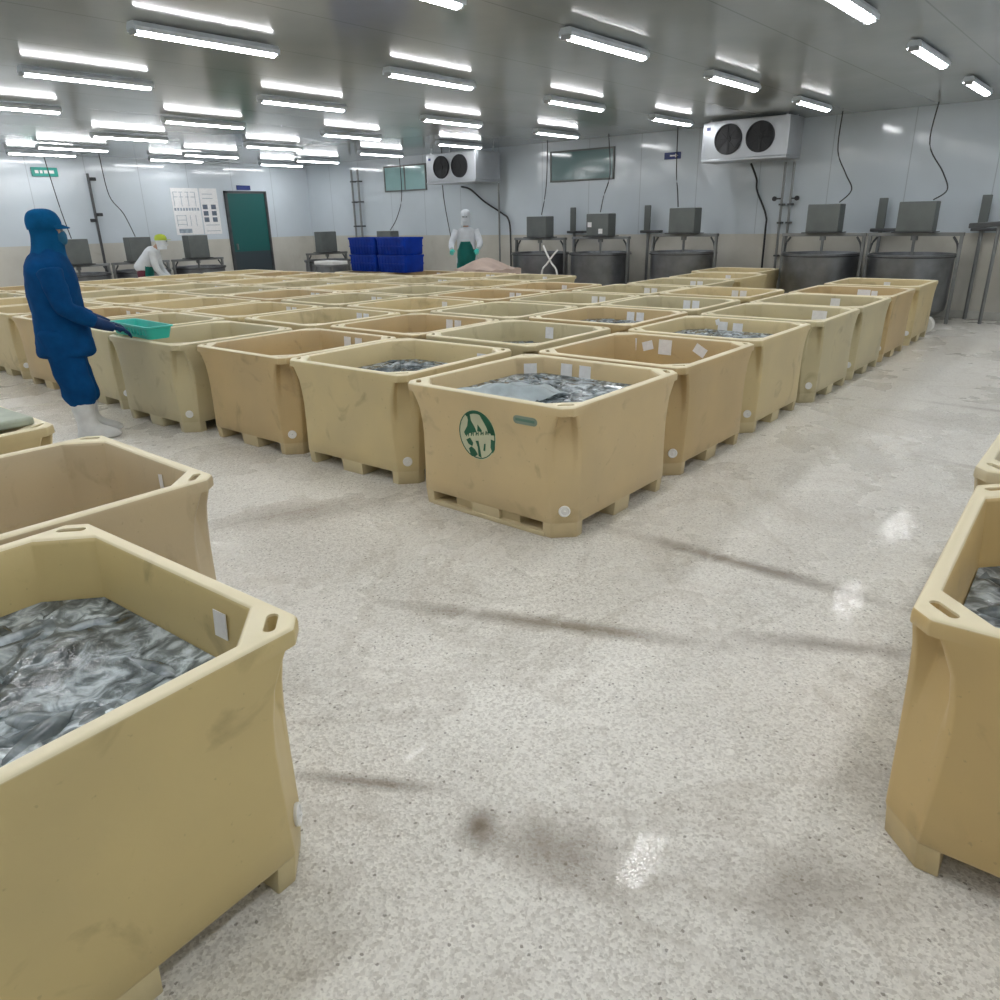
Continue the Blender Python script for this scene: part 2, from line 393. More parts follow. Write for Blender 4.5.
def tub_shell(skid=False, both=False):
    hw, hd = TW/2, TD/2
    bm = bmesh.new()
    lv = []
    # z, inset, chamfer, pocket
    for z, ins, c, pk in ((.085, .024, .095, 0), (.10, .020, .100, 0), (.30, .016, .115, 0), (.44, .012, .125, .004), (.52, .010, .122, .020),
                          (.60, .007, .112, .042), (.665, .002, .090, .058), (.690, .0, .080, .060), (.692, .0, .048, 0), (.72, .0, .045, 0), (.734, .002, .045, 0), (.74, .008, .047, 0)):
        lv.append(outline(hw-ins, hd-ins, c, z, pk))
    for z, ins, c in ((.74, .040, .13), (.725, .048, .13), (.60, .060, .13), (.20, .080, .12), (.165, .10, .10)):
        lv.append(outline(hw-ins, hd-ins, c, z))
    rings(bm, lv, (True, True))
    # feet
    def foot(pts):
        rings(bm, [[(x*.985, y*.985, 0) for x, y in pts], [(x, y, .1) for x, y in pts]])
    a, b, f = hw-.023, hd-.023, .15
    for sx in (1, -1):
        for sy in (1, -1):
            p = [(a-.095, b), (a, b-.095), (a, b-f), (a-f, b-f), (a-f, b)]
            p = [(x*sx, y*sy) for x, y in p]
            if sx*sy > 0: p.reverse()
            foot(p)
    for sx in (1, -1):
        foot([(sx*a, -.10), (sx*a, .10), (sx*(a-.2), .10), (sx*(a-.2), -.10)] if sx > 0 else [(sx*(a-.2), -.10), (sx*(a-.2), .10), (sx*a, .10), (sx*a, -.10)])
    for sy in (1, -1):
        yy = sorted((sy*b, sy*(b-.2))); foot([(-.08, yy[0]), (.08, yy[0]), (.08, yy[1]), (-.08, yy[1])])
    foot([(-.12, -.12), (.12, -.12), (.12, .12), (-.12, .12)])
    if skid:
        for sx in (1, -1):
            xx = sorted((sx*(a-.002), sx*(a-.2))); box(bm, xx[0], xx[1], -b+.14, b-.14, .0, .028)
        box(bm, -.575+.055, -.36, -.22, .24, .02, .1)
    o = link('tub_shell', bm, M['tub'])
    bv = o.modifiers.new('b', 'BEVEL'); bv.width = .007; bv.segments = 2; bv.limit_method = 'ANGLE'; bv.angle_limit = math.radians(28)
    bake(o)
    cb = bmesh.new()     # lifting holes through the rim corners
    for sx in (1, -1):
        for sy in (1, -1):
            cx, cy = sx*(hw-.064), sy*(hd-.064); dx, dy = -sx*.707, sy*.707
            nx, ny = sx*.707, sy*.707; pr = []
            for k in range(16):
                t = 2*PI*k/16; u = .028*(1 if math.cos(t) > 0 else -1)+.016*math.cos(t); v = .015*math.sin(t)
                pr.append((cx+u*dx+v*nx, cy+u*dy+v*ny))
            if sx*sy < 0: pr.reverse()
            rings(cb, [[(x, y, z) for x, y in pr] for z in (.675, .78)])
    bmesh.ops.recalc_face_normals(cb, faces=cb.faces)
    c = link('cutter', cb, M['tub'])
    mo = o.modifiers.new('c', 'BOOLEAN'); mo.operation = 'DIFFERENCE'; mo.object = c; mo.solver = 'EXACT'
    me = bake(o)
    for p in me.polygons: p.use_smooth = True
    me.set_sharp_from_angle(angle=math.radians(32))
    bpy.data.objects.remove(c)
    return o
shell = tub_shell(); shell_skid = tub_shell(True)
SH, SHS = shell.data, shell_skid.data
bpy.data.objects.remove(shell); bpy.data.objects.remove(shell_skid)
def plug_bm(sx, sy):
    hw, hd = TW/2, TD/2
    bm = bmesh.new()
    prof = [(.0, .0), (.027, .0), (.031, .006), (.031, .012), (.024, .015), (.02, .011), (.006, .013), (.004, .02)]
    prev = []
    c = Vector((sx*(hw-.0190-.0530), sy*(hd-.0190-.0530), .16)); n = Vector((sx*.707, sy*.707, .06)).normalized()
    a = Vector((-sx*.707, sy*.707, 0)) * (1 if sx*sy < 0 else -1); b = n.cross(a)
    rs = [[tuple(c+n*z+r*(math.cos(2*PI*k/18)*a+math.sin(2*PI*k/18)*b)) for k in range(18)] for r, z in prof[1:]]
    rings(bm, rs)
    bmesh.ops.recalc_face_normals(bm, faces=bm.faces)
    return bm
pl = link('drain_plug', plug_bm(-1, -1), M['white'], None, 40); PLUG = pl.data; bpy.data.objects.remove(pl)
pl = link('drain_plug', plug_bm(1, -1), M['white'], None, 40); PLUG2 = pl.data; bpy.data.objects.remove(pl)
def label_mesh(face, pos, wd=.085, ht=.10, tilt=0, z=.655):
    """a paper label stuck on the inner face: 'x' far side, 'y' far-left side, 'c' the corner between"""
    bm = bmesh.new(); hw, hd = TW/2, TD/2
    if face == 'x': o, a, n = Vector((hw-.0595, pos, z)), Vector((0, 1, 0)), Vector((-1, 0, .06))
    elif face == 'y': o, a, n = Vector((pos, hd-.0595, z)), Vector((1, 0, 0)), Vector((0, -1, .06))
    elif face == 'c': o, a, n = Vector((hw-.126, hd-.126, z)), Vector((-.707, .707, 0)), Vector((-.707, -.707, .05))
    elif face == '-x': o, a, n = Vector((-hw+.0652, pos, z)), Vector((0, 1, 0)), Vector((1, 0, .06))
    n.normalize(); b = n.cross(a).normalized()
    a2 = math.cos(tilt)*a+math.sin(tilt)*b; b2 = -math.sin(tilt)*a+math.cos(tilt)*b
    q = [o+a2*s*wd/2+b2*t*ht/2 for s, t in ((-1, -1), (1, -1), (1, 1), (-1, 1))]
    rings(bm, [[tuple(v+n*.0004) for v in q], [tuple(v+n*.0022) for v in q]])
    bmesh.ops.recalc_face_normals(bm, faces=bm.faces)
    return bm
def mk(name, bm, m):
    o = link(name, bm, m); me = o.data; bpy.data.objects.remove(o); return me
LM = [mk('paper_label', label_mesh('x', p), M['paper']) for p in (.18, .06, -.05, -.2)]
PALE, TAN, OLIVE = (.60, .49, .27, 1), (.52, .385, .195, 1), (.53, .465, .285, 1)
TUBGROUP = 'fish tubs standing in the block'
def tub(x, y, rz, label, colr, group=None, labels=(), plugs=(0,), skid=False, sy=1.0, sx=1.0):
    t = thing('fish_tub', label, 'tub', (x, y, 0), rz, group)
    t.scale = (sx, sy, 1)
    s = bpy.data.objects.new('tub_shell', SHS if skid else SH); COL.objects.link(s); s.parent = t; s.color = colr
    for p in plugs:
        g = bpy.data.objects.new('drain_plug', PLUG if p == 0 else PLUG2); COL.objects.link(g); g.parent = t
    for l in labels:
        me = l if isinstance(l, bpy.types.Mesh) else mk('paper_label', label_mesh(*l), M['paper'])
        g = bpy.data.objects.new('paper_label', me); COL.objects.link(g); g.parent = t
    return t
def cname(c): return {PALE: 'pale yellow', TAN: 'orange-tan', OLIVE: 'pale olive'}[c]

def fish_bm(bm, p, L, rz, tilt, mi=1, wd=.26):
    n = 8; st = [(0, .04, .05), (.1, .5, .6), (.28, .95, 1), (.5, .9, .9), (.72, .5, .5), (.88, .22, .2), (.93, .5, .08), (1.0, 1.0, .04)]
    Mx = Matrix.Translation(p) @ Matrix.Rotation(rz, 4, 'Z') @ Matrix.Rotation(tilt, 4, 'Y') @ Matrix.Rotation(random.uniform(-.5, .5), 4, 'X')
    rs = []
    for t, a, b in st:
        rs.append([tuple(Mx @ Vector(((t-.5)*L, L*wd*.5*a*math.cos(2*PI*k/n), L*.085*b*math.sin(2*PI*k/n)))) for k in range(n)])
    R = rings(bm, rs, mi=mi)
def content(tub_o, z, label, nfish=60, seed=1, name='fish_in_icy_water', L=(.16, .30), amp=.008, sink=.0):
    rnd = random.Random(seed); random.seed(seed)
    x, y, rz = tub_o.location.x, tub_o.location.y, tub_o.rotation_euler.z
    ins = .061+(.6-z)*.05+.003
    bm = bmesh.new(); hw, hd = TW/2-ins, TD/2-ins; c = .132
    n = 26; V = {}
    def inside(u, v): return abs(u) <= hw and abs(v) <= hd and abs(u)+abs(v) <= hw+hd-c
    # surface made of rings shrinking to the middle
    o = outline(hw, hd, c, 0, 0, 8, 6); rs = []
    for k in range(14):
        f = 1-k/14.0; rs.append([(a*f, b*f, rnd.uniform(-amp, amp) if k else 0) for a, b, _ in o])
    rings(bm, [[(a, b, -.03) for a, b, _ in o]]+rs, (True, True))
    for k in range(nfish):
        while True:
            u, v = rnd.uniform(-hw, hw), rnd.uniform(-hd, hd)
            l = rnd.uniform(*L)
            if abs(u) < hw-l*.55 and abs(v) < hd-l*.55 and abs(u)+abs(v) < hw+hd-c-l*.7: break
        fish_bm(bm, Vector((u, v, rnd.uniform(-.012, .008)-sink)), l, rnd.uniform(0, 2*PI), rnd.uniform(-.12, .12))
    ob = link(name, bm, [M['water'], M['fish']], None, 50)
    ob.location = (x, y, z); ob.rotation_euler = (0, 0, rz); ob.scale = tub_o.scale
    tag(ob, label, 'fish', None, 'stuff'); return ob

PAIR = [LM[1], LM[2]]
# --- the row along the right-hand aisle (j = 0), nearest first
row0 = [(3.01, 2.07, 0, PALE), (4.255, 2.08, 0, TAN), (5.53, 2.10, .0, PALE), (6.82, 2.06, 0, OLIVE), (8.03, 2.07, 0, OLIVE), (9.24, 2.09, 0, TAN), (10.62, 2.11, 0, PALE)]
BLK = {}
names0 = ['corner fish tub with a round green emblem, nearest the aisle crossing',
          'orange-tan fish tub with four inner labels, behind the emblem tub on the right aisle',
          'pale yellow fish tub third along the right aisle, dark fish inside',
          'fourth fish tub along the right aisle, orange stain on its corner',
          'fifth fish tub along the right aisle, behind the stained one',
          'sixth fish tub along the right aisle, second from its far end',
          'last fish tub of the right aisle row, in front of the steel tanks']
lab0 = [[('c', 0, .085, .085), ('x', .20, .085, .11), ('x', .06, .085, .11)],
        [('x', .42, .08, .10), ('x', .28, .09, .07, .3), ('x', .13, .11, .115), ('x', -.16, .10, .07, -.5)],
        [('x', .20, .09, .10), ('x', .06, .09, .09), ('x', .25, .04, .05, .4, .70)], [('x', -.2, .14, .09)], [('x', .0, .1, .1)], [('x', .0, .15, .1), ('x', -.12, .07, .08)], [('x', .05, .08, .08)]]
for i, (x, y, rz, c) in enumerate(row0):
    if i == 0: BLK[(i, 0)] = tub(3.565, 2.635, rz, names0[i], (.62, .485, .275, 1), TUBGROUP, lab0[i], (0,), True, 1.055, 1.04)
    else: BLK[(i, 0)] = tub(x+TW/2, y+TD/2, rz, names0[i], c, TUBGROUP, lab0[i], (0,), False, 1.02, 1.02)
# --- the rest of the block
RN = {1: 5, 2: 7, 3: 5, 4: 6, 5: 6, 6: 6, 7: 6, 8: 5, 9: 5}
jx = {1: (3.08, 1.335), 2: (3.06, 1.30), 3: (2.97, 1.29), 4: (2.98, 1.28)}
rnd = random.Random(5)
cols = [PALE, PALE, OLIVE, TAN, PALE, OLIVE]
fixc = {(0, 1): PALE, (0, 2): TAN, (0, 3): OLIVE, (1, 1): OLIVE, (1, 2): TAN, (2, 1): TAN, (3, 1): OLIVE, (4, 3): TAN, (0, 4): OLIVE, (0, 5): TAN, (0, 6): PALE, (1, 3): PALE, (2, 2): OLIVE}
y0s = {1: 3.37, 2: 4.53, 3: 5.82, 4: 7.08, 5: 8.33, 6: 9.57, 7: 10.82, 8: 12.07, 9: 13.32}
for j in range(1, 10):
    sx, px = jx.get(j, (2.98, 1.275))
    for i in range(RN[j]):
        x = sx+i*px+rnd.uniform(-.03, .03); y = y0s[j]+rnd.uniform(-.025, .025)
        rz = rnd.uniform(-.018, .018)
        if (i, j) == (0, 1): x, y, rz = 3.07, 3.385, .035
        if (i, j) == (0, 2): x, y, rz = 3.03, 4.56, .02
        if (i, j) == (0, 3): x, y, rz = 2.90, 5.80, .02
        c = fixc.get((i, j), rnd.choice(cols))
        if i == 0: lab = '%s fish tub facing the left aisle, %s after the emblem tub' % (cname(c), ORD[j])
        else: lab = '%s fish tub, %s in from left aisle, %s file from right aisle' % (cname(c), ORD[i], ORD[j])
        if (i, j) == (0, 1): lab = 'pale yellow fish tub standing just left of the corner emblem tub'
        if (i, j) == (0, 2): lab = 'orange-tan empty fish tub second left of the emblem corner tub'
        if (i, j) == (0, 3): lab = 'pale olive fish tub the blue-suited worker leans over'
        ls = []
        k = rnd.random()
        if k < .45: ls = PAIR
        elif k < .75: ls = [LM[1]]
        elif k < .85: ls = [LM[0], LM[2]]
        if (i, j) == (0, 1): ls = [('x', -.30, .09, .07)]
        if (i, j) == (0, 2): ls = [('x', .02, .085, .10), ('x', -.12, .085, .10)]
        if (i, j) == (0, 3): ls = []
        BLK[(i, j)] = tub(x+TW/2, y+TD/2, rz, lab, c, TUBGROUP, ls, (0,), False, 1.01, 1.015)
tub(12.7, 5.34, 0, 'pale yellow fish tub standing apart beside the tank wall', PALE, TUBGROUP, [])
# --- foreground tubs
T1 = tub(.297, 1.896, .05, 'pale yellow fish tub full of icy fish, nearest at bottom left', (.61, .49, .235, 1), None, [('x', -.27, .055, .075, 0, .655)], (1,))
T2 = tub(.78, 3.04, .0, 'empty tan fish tub behind the nearest bottom left one', (.55, .45, .29, 1), None, [('x', -.18, .032, .12, .15, .63)], (1,), sy=.90)
T3 = tub(.72, 4.36, .02, 'fish tub with grey-green slabs on top at the left edge', PALE, None, [], (1,), sy=.85)
T4 = tub(2.385, -.29, .03, 'orange-tan fish tub nearest at the right edge of the picture', (.61, .44, .195, 1), None, [], (), sy=1.0)
T5 = tub(3.66, -.235, .0, 'pale fish tub behind the orange-tan one at the right edge', (.64, .56, .38, 1), None, [], ())
# contents
content(T1, .545, 'icy water and silver-grey fish filling the nearest left tub', 75, 3, L=(.14, .26), sink=.011)
content(T4, .50, 'dark fish in water inside the orange-tan right tub', 90, 4)
content(T5, .50, 'fish in water inside the pale tub at right edge', 40, 5)
content(BLK[(0, 0)], .63, 'fish and icy water filling the corner emblem tub', 130, 6, L=(.12, .24), amp=.015)
content(BLK[(0, 1)], .59, 'fish in the tub left of the emblem corner tub', 70, 7)
content(BLK[(2, 0)], .63, 'dark fish in the third tub along the right aisle', 70, 8)
for (i, j, z) in ((1, 1, .56), (2, 2, .55), (3, 1, .6), (1, 3, .5), (2, 1, .62), (2, 5, .55), (3, 4, .55)):
    content(BLK[(i, j)], z, 'fish in the tub %s in from the left aisle, %s file from right' % (ORD[i], ORD[j]), 25, 10+i*7+j)
# white sheet lying on the fish in the emblem tub
bm = bmesh.new(); G = []
for a in range(15):
    row = []
    for b in range(13):
        u, v = a/14, b/12
        x = -.40+.44*u+.03*math.sin(v*5); y = -.05+.46*v-.12*u+.03*math.sin(u*7)
        z = .012+.045*max(0, math.sin(u*3.1))*max(0, math.sin(v*2.9))+.012*math.sin(u*11+v*7)+.008*math.sin(v*17-u*5)
        row.append(bm.verts.new((x, y, z)))
    G.append(row)
for a in range(14):
    for b in range(12): bm.faces.new((G[a][b], G[a+1][b], G[a+1][b+1], G[a][b+1]))
bmesh.ops.solidify(bm, geom=bm.faces[:], thickness=.004)
o = link('plastic_sheet', bm, M['bag'], None, 60); o.location = (BLK[(0, 0)].location.x, BLK[(0, 0)].location.y, .645)
tag(o, 'crumpled wet white sheet on the fish in the emblem tub', 'plastic sheet')

# emblem and nameplate on the corner tub (its left-hand face, x = -hw)
E0 = BLK[(0, 0)]
def onface(y, z, off): # tub-local point on the -x face
    ins = .016+(z-.30)/(.44-.30)*(.012-.016) if z < .44 else .012-(z-.44)*.04
    return (-(TW/2-ins)-off, y, z)
def face_poly(bm, pts, o0, o1, mi=0):
    rings(bm, [[onface(y, z, o0) for y, z in pts], [onface(y, z, o1) for y, z in pts]], mi=mi)
EY, EZ, ER, EV = .025, .505, .128, .142
def disc(r, a0, a1, n): return [(r*math.cos(a0+(a1-a0)*k/n), r*math.sin(a0+(a1-a0)*k/n)) for k in range(n+1)]
def epoly(bm, uv, o0, o1): face_poly(bm, [(EY-u*ER, EZ+v*EV) for u, v in uv], o0, o1)
bm = bmesh.new(); epoly(bm, disc(1, 0, 2*PI, 40)[:-1], -.002, .0012)
bmesh.ops.recalc_face_normals(bm, faces=bm.faces)
em = link('emblem', bm, M['logopale'], E0); em['label'] = 'round pale emblem with dark green design'
bm = bmesh.new()
def seg(a0, a1, r0, r1, n=10): epoly(bm, disc(r1, math.radians(a0), math.radians(a1), n)+disc(r0, math.radians(a1), math.radians(a0), n), .0010, .0024)
seg(40, 128, .86, .99); seg(8, 40, .76, .99); seg(128, 250, .95, .99); seg(250, 368, .93, .97)
P_ = [[(-.52, .82), (-.35, .86), (-.30, .55), (-.10, .28), (-.02, .12), (-.40, .02), (-.66, -.10), (-.72, .02), (-.52, .30), (-.46, .55)],     # dark hill, left
      [(.86, .40), (.62, .62), (.30, .84), (.18, .86), (.42, .55), (.55, .36), (.62, .18), (.93, .16)],                                      # dark field, right
      [(.06, .44), (.16, .34), (.28, .22), (.20, .16), (.02, .16)],
      [(.74, -.06), (.95, -.10), (.92, -.45), (.80, -.62), (.70, -.40)],                                                                      # lower right block
      [(-.50, -.62), (-.36, -.52), (-.16, -.62), (-.02, -.80), (-.20, -.93), (-.42, -.86)],                                                   # lower left shapes
      [(-.10, -.25), (.06, -.22), (.14, -.66), (.18, -.90), (.02, -.86), (.0, -.50)],
      [(-.62, -.28), (-.40, -.16), (-.24, -.36), (-.30, -.50), (-.50, -.44)],
      [(.36, -.30), (.44, -.28), (.40, -.60), (.30, -.58)]]
for p in P_: epoly(bm, p, .0010, .0024)
for k in range(5):    # a row of small block letters climbing along the band
    u0 = -.62+k*.27; v0 = -.14+k*.055; h = .17
    epoly(bm, [(u0, v0), (u0+.05, v0+.01), (u0+.07, v0+h), (u0+.02, v0+h-.01)], .0010, .0024)
    epoly(bm, [(u0+.05, v0+h*.45), (u0+.15, v0+h*.5), (u0+.15, v0+h*.7), (u0+.05, v0+h*.65)], .0010, .0024)
    epoly(bm, [(u0+.12, v0+.01), (u0+.16, v0+.02), (u0+.17, v0+h), (u0+.13, v0+h)], .0010, .0024)
bmesh.ops.recalc_face_normals(bm, faces=bm.faces)
link('emblem_print', bm, M['logo'], em)
bm = bmesh.new()
def stad(cy, cz, w_, h_, n=8):
    p = []
    for k in range(n+1): a = -PI/2+PI*k/n; p.append((cy+w_/2-h_/2+h_/2*math.cos(a), cz+h_/2*math.sin(a)))
    for k in range(n+1): a = PI/2+PI*k/n; p.append((cy-w_/2+h_/2+h_/2*math.cos(a), cz+h_/2*math.sin(a)))
    return p
face_poly(bm, stad(-.30, .64, .15, .045), -.002, .003)
bmesh.ops.recalc_face_normals(bm, faces=bm.faces)
npl = link('nameplate', bm, simple('nameplate_grey', (.22, .28, .22), .35), E0); npl['label'] = 'small oval grey-green nameplate'
bm = bmesh.new()
face_poly(bm, [(-.36, .634), (-.36, .648), (-.24, .648), (-.24, .634)], .002, .0042)
bmesh.ops.recalc_face_normals(bm, faces=bm.faces); link('nameplate_print', bm, M['nameplate'], npl)
# slabs on the left-edge tub
for k, (dx, dy, rz, z, lab) in enumerate([(0, 0, .05, .742, 'grey-green slab lying across the tub at the left edge, lower one'), (.0, .06, -.12, .785, 'grey-green slab at the left edge, on top of the other')]):
    o = link('insulated_lid', bx(-.56+.1*k, .50-.14*k, -.42+.1*k, .42-.12*k, 0, .042, .014, 3), M['lid']); o.location = (.72+dx, 4.36+dy, z); o.rotation_euler = (0, 0, rz)
    tag(o, lab, 'lid', 'slabs on the left-edge tub')

# ------------------------------------------------------------------ steel mixing tanks
def make_tank(cover=(.50, .42), dz=0.0, dr=0.0):
    """local: front towards -x, wall towards +x, runs along y"""
    t = thing('mixing_tank', 'x', 'tank')
    R, B = 1.0-dr, 1.27-dz
    bm = bmesh.new(); lathe(bm, [(.10, .12), (.50, .14), (.565, .20), (.58, .30), (.58, R-.02), (.605, R-.015), (.605, R+.01), (.56, R+.01), (.555, R-.02), (.55, .35), (.1, .30)], 48)
    link('drum', bm, M['drum'], t, 35)
    bm = bmesh.new(); lathe(bm, [(.60, R-.038), (.612, R-.036), (.612, R-.022), (.60, R-.02)], 48, cap=(False, False)); link('drum_band', bm, M['darksteel'], t, 35)
    for a in (.6, 2.2, 3.9, 5.5):
        bm = bmesh.new(); tube(bm, [(.46*math.cos(a), .46*math.sin(a), .0), (.46*math.cos(a), .46*math.sin(a), .2)], .03, 10); link('leg', bm, M['steel'], t)
    for s in (-1, 1):
        bm = bx(-.03, .03, s*.625-.022, s*.625+.022, 0, B, .004); link('frame_post', bm, M['steel'], t)
        bm = bmesh.new(); tube(bm, smooth_path([(0, s*.61, B-.24), (0, s*.585, B-.12), (0, s*.52, B-.02)], 4), .017, 8); link('brace', bm, M['darksteel'], t)
    link('cross_beam', bx(-.045, .045, -.655, .655, B-.01, B+.04, .004), M['steel'], t)
    link('mount_plate', bx(-.2, .2, -.29, .29, B+.04, B+.055, .003), M['darksteel'], t)
    link('motor_cover', bx(-.14, .14, -.25, .25, B+.055, B+.055+cover[1], .012), M['cover'], t)
    bm = bmesh.new(); tube(bm, [(0, 0, .5), (0, 0, B-.01)], .022, 10); tube(bm, [(0, 0, B-.07), (0, 0, B-.01)], .05, 12); link('stirrer_shaft', bm, M['steel'], t)
    return t
TK = make_tank()
TKL = make_tank((.5, .50), .42, .30)
TANKS = [(13.15, 2.78, 'steel mixing tank nearest the right edge of the picture'), (13.15, 4.12, 'steel mixing tank second from the right edge, left of the nearest'),
         (13.15, 6.57, 'steel mixing tank under the gap left of the right cooler'), (13.15, 8.35, 'steel mixing tank with two white stickers on its motor box'),
         (13.15, 9.83, 'steel mixing tank left of the one with white stickers'), (13.15, 14.5, 'steel mixing tank half hidden behind the stacked blue crates')]
for k, (x, y, l) in enumerate(TANKS):
    if k == 0: TK.location = (x, y, 0); TK['label'] = l; TK['group'] = 'steel mixing tanks along the walls'
    elif k == 5: TKL.location = (x, y, 0); TKL['label'] = l; TKL['group'] = 'low steel mixers at the far end'
    else:
        o = dup(TK, (x, y, 0), 0, l); o.scale.z = {3: .965, 4: .95}.get(k, 1)
for k, (x, l) in enumerate([(7.0, 'mixing tank on the left wall, behind the blue-suited worker'), (8.36, 'mixing tank on the left wall behind the lime cap worker'), (9.75, 'mixing tank on the left wall, below the posters'), (13.0, 'mixing tank in the far corner right of the teal door')]):
    dup(TKL, (x, 17.5 if k < 3 else 16.75, 0), PI/2, l)
bm = bx(0, .004, -.05, .05, 0, .1)
for k, (y, z, l) in enumerate([(8.52, 1.44, 'white sticker on motor box, upper of two'), (8.27, 1.32, 'white sticker on motor box, lower of two')]):
    o = link('sticker', bx(0, .004, -.045, .045, 0, .09), M['paper']); o.location = (13.005, y, z); tag(o, l, 'sticker', 'stickers on a motor box')
# upright control paddles
for k, (y, x, l) in enumerate([(3.46, 13.84, 'upright steel plate between the two right tanks'), (2.03, 13.84, 'upright steel plate right of the nearest tank'), (7.72, 13.84, 'upright steel plate left of the tank with a cable'), (9.48, 13.84, 'upright steel plate between the two leftmost visible tanks')]):
    t = thing('control_post', l, 'post', (x, y, 0), 0, 'upright control posts beside the tanks')
    link('plate', bx(-.02, .02, -.065, .065, 1.36, 1.82, .01), M['cover'], t)
    bm = bmesh.new(); tube(bm, [(.05, 0, 0), (.05, 0, 1.36)], .028, 10); link('pole', bm, M['steel'], t)
    link('arm', bx(-.03, .10, -.3, .14, 1.31, 1.36, .01), M['darksteel'], t)
# dark trough at right end
bm = bmesh.new(); box(bm, 13.3, 13.5, .4, 2.12, 1.36, 1.43)
for v in bm.verts: v.co.z += (2.12-v.co.y)*.06
bev(bm, .01); t = link('feed_trough', bm, M['darksteel']); tag(t, 'dark steel trough running off the right edge by the tanks', 'trough')
for y in (.6, 1.75):
    bm = bmesh.new(); tube(bm, [(13.4, y, 0), (13.4, y, 1.39)], .025, 8); link('leg', bm, M['steel'], t)
t = thing('white_roller', 'small white wheel leaning by the last right aisle tub', 'wheel', (11.96, 2.22, 0))
bm = bmesh.new(); rings(bm, [[(xx, r*math.cos(2*PI*k/20), .12+r*math.sin(2*PI*k/20)) for k in range(20)] for r, xx in ((.10, 0), (.12, .02), (.12, .06), (.10, .08))]); bmesh.ops.recalc_face_normals(bm, faces=bm.faces)
link('rim', bm, M['white'], t, 40)
# crossed white hoses by the left tanks
for k, pts in enumerate([[(12.35, 9.15, 1.12), (12.3, 9.05, 1.0), (12.28, 8.9, .8), (12.25, 8.75, .62), (12.25, 8.7, .02)], [(12.2, 8.7, 1.05), (12.2, 8.78, .98), (12.2, 8.95, .8), (12.2, 9.08, .62), (12.2, 9.1, .02)]]):
    bm = bmesh.new(); tube(bm, smooth_path(pts, 6), .018, 8); o = link('hose', bm, M['white'], None, 60)
    tag(o, ['white hose crossing from upper left to lower right before a tank', 'white hose crossing from upper right to lower left before a tank'][k], 'hose', 'crossed white hoses')

# ------------------------------------------------------------------ coolers
def cooler(y0, y1, z0, z1, xf, label, xd=.62, ul=0):
    t = thing('cooling_unit', label, 'cooler', (xf, (y0+y1)/2, z0), 0, 'twin-fan coolers hung below the ceiling')
    h, wd = z1-z0, y1-y0
    link('casing', bx(0, xd, -wd/2, wd/2, .03, h, .01), M['cooler'], t)
    link('drip_tray', bx(-.03, xd-.02, -wd/2-.0, wd/2+.0, -.01, .028, .006), M['cooler'], t)
    for s in (1, -1):
        cy, cz, R = s*wd*.185, h*.53, h*.36
        bm = bmesh.new()
        def ringx(r, x): return [(x, cy+r*math.cos(2*PI*k/36), cz+r*math.sin(2*PI*k/36)) for k in range(36)]
        rings(bm, [ringx(R*1.06, .0), ringx(R*1.06, -.03), ringx(R, -.03), ringx(R, -.004), ringx(.01, -.004)], (False, True))
        bmesh.ops.recalc_face_normals(bm, faces=bm.faces)
        f = link('fan_ring', bm, M['grille'], t, 30)
        bm = bmesh.new()
        for k in range(5):
            a = 2*PI*k/5
            pts = [(-.008, .05, -.03), (-.022, R*.85, -.085), (-.022, R*.9, .05), (-.008, .05, .03)]
            q = [(x, cy+y*math.cos(a)-z*math.sin(a), cz+y*math.sin(a)+z*math.cos(a)) for x, y, z in pts]
            rings(bm, [q, [(x-.003, y, z) for x, y, z in q]])
        rings(bm, [ringx(.05, -.005), ringx(.05, -.028)]); bmesh.ops.recalc_face_normals(bm, faces=bm.faces)
        link('fan_blades', bm, M['grille'], f)
        bm = bmesh.new()
        for r in [R*k/7 for k in range(1, 8)]:
            rings(bm, [ringx(r, -.036), ringx(r-.004, -.036), ringx(r-.004, -.033), ringx(r, -.033)], (False, False))
        for k in range(8):
            a = 2*PI*k/8; tube(bm, [(-.035, cy, cz), (-.035, cy+R*math.cos(a), cz+R*math.sin(a))], .003, 4)
        link('fan_guard', bm, M['grille'], f)
    link('name_tag', bx(-.003, .002, wd/2-.14, wd/2-.07, h*.78, h*.86), M['signblue'], t)
    for sy in (-1, 1):
        for xx in (.08, xd-.12):
            link('hanger', bx(xx, xx+.03, sy*wd*.44-.015, sy*wd*.44+.015, h, ZC-z0), M['alu'], t)
    return t
cooler(4.76, 6.22, 2.46, 3.07, 12.9, 'large twin-fan cooler near the right, above the tanks')
cooler(11.34, 12.80, 2.39, 2.99, 12.9, 'twin-fan cooler farther left, right of the pale window', .8)
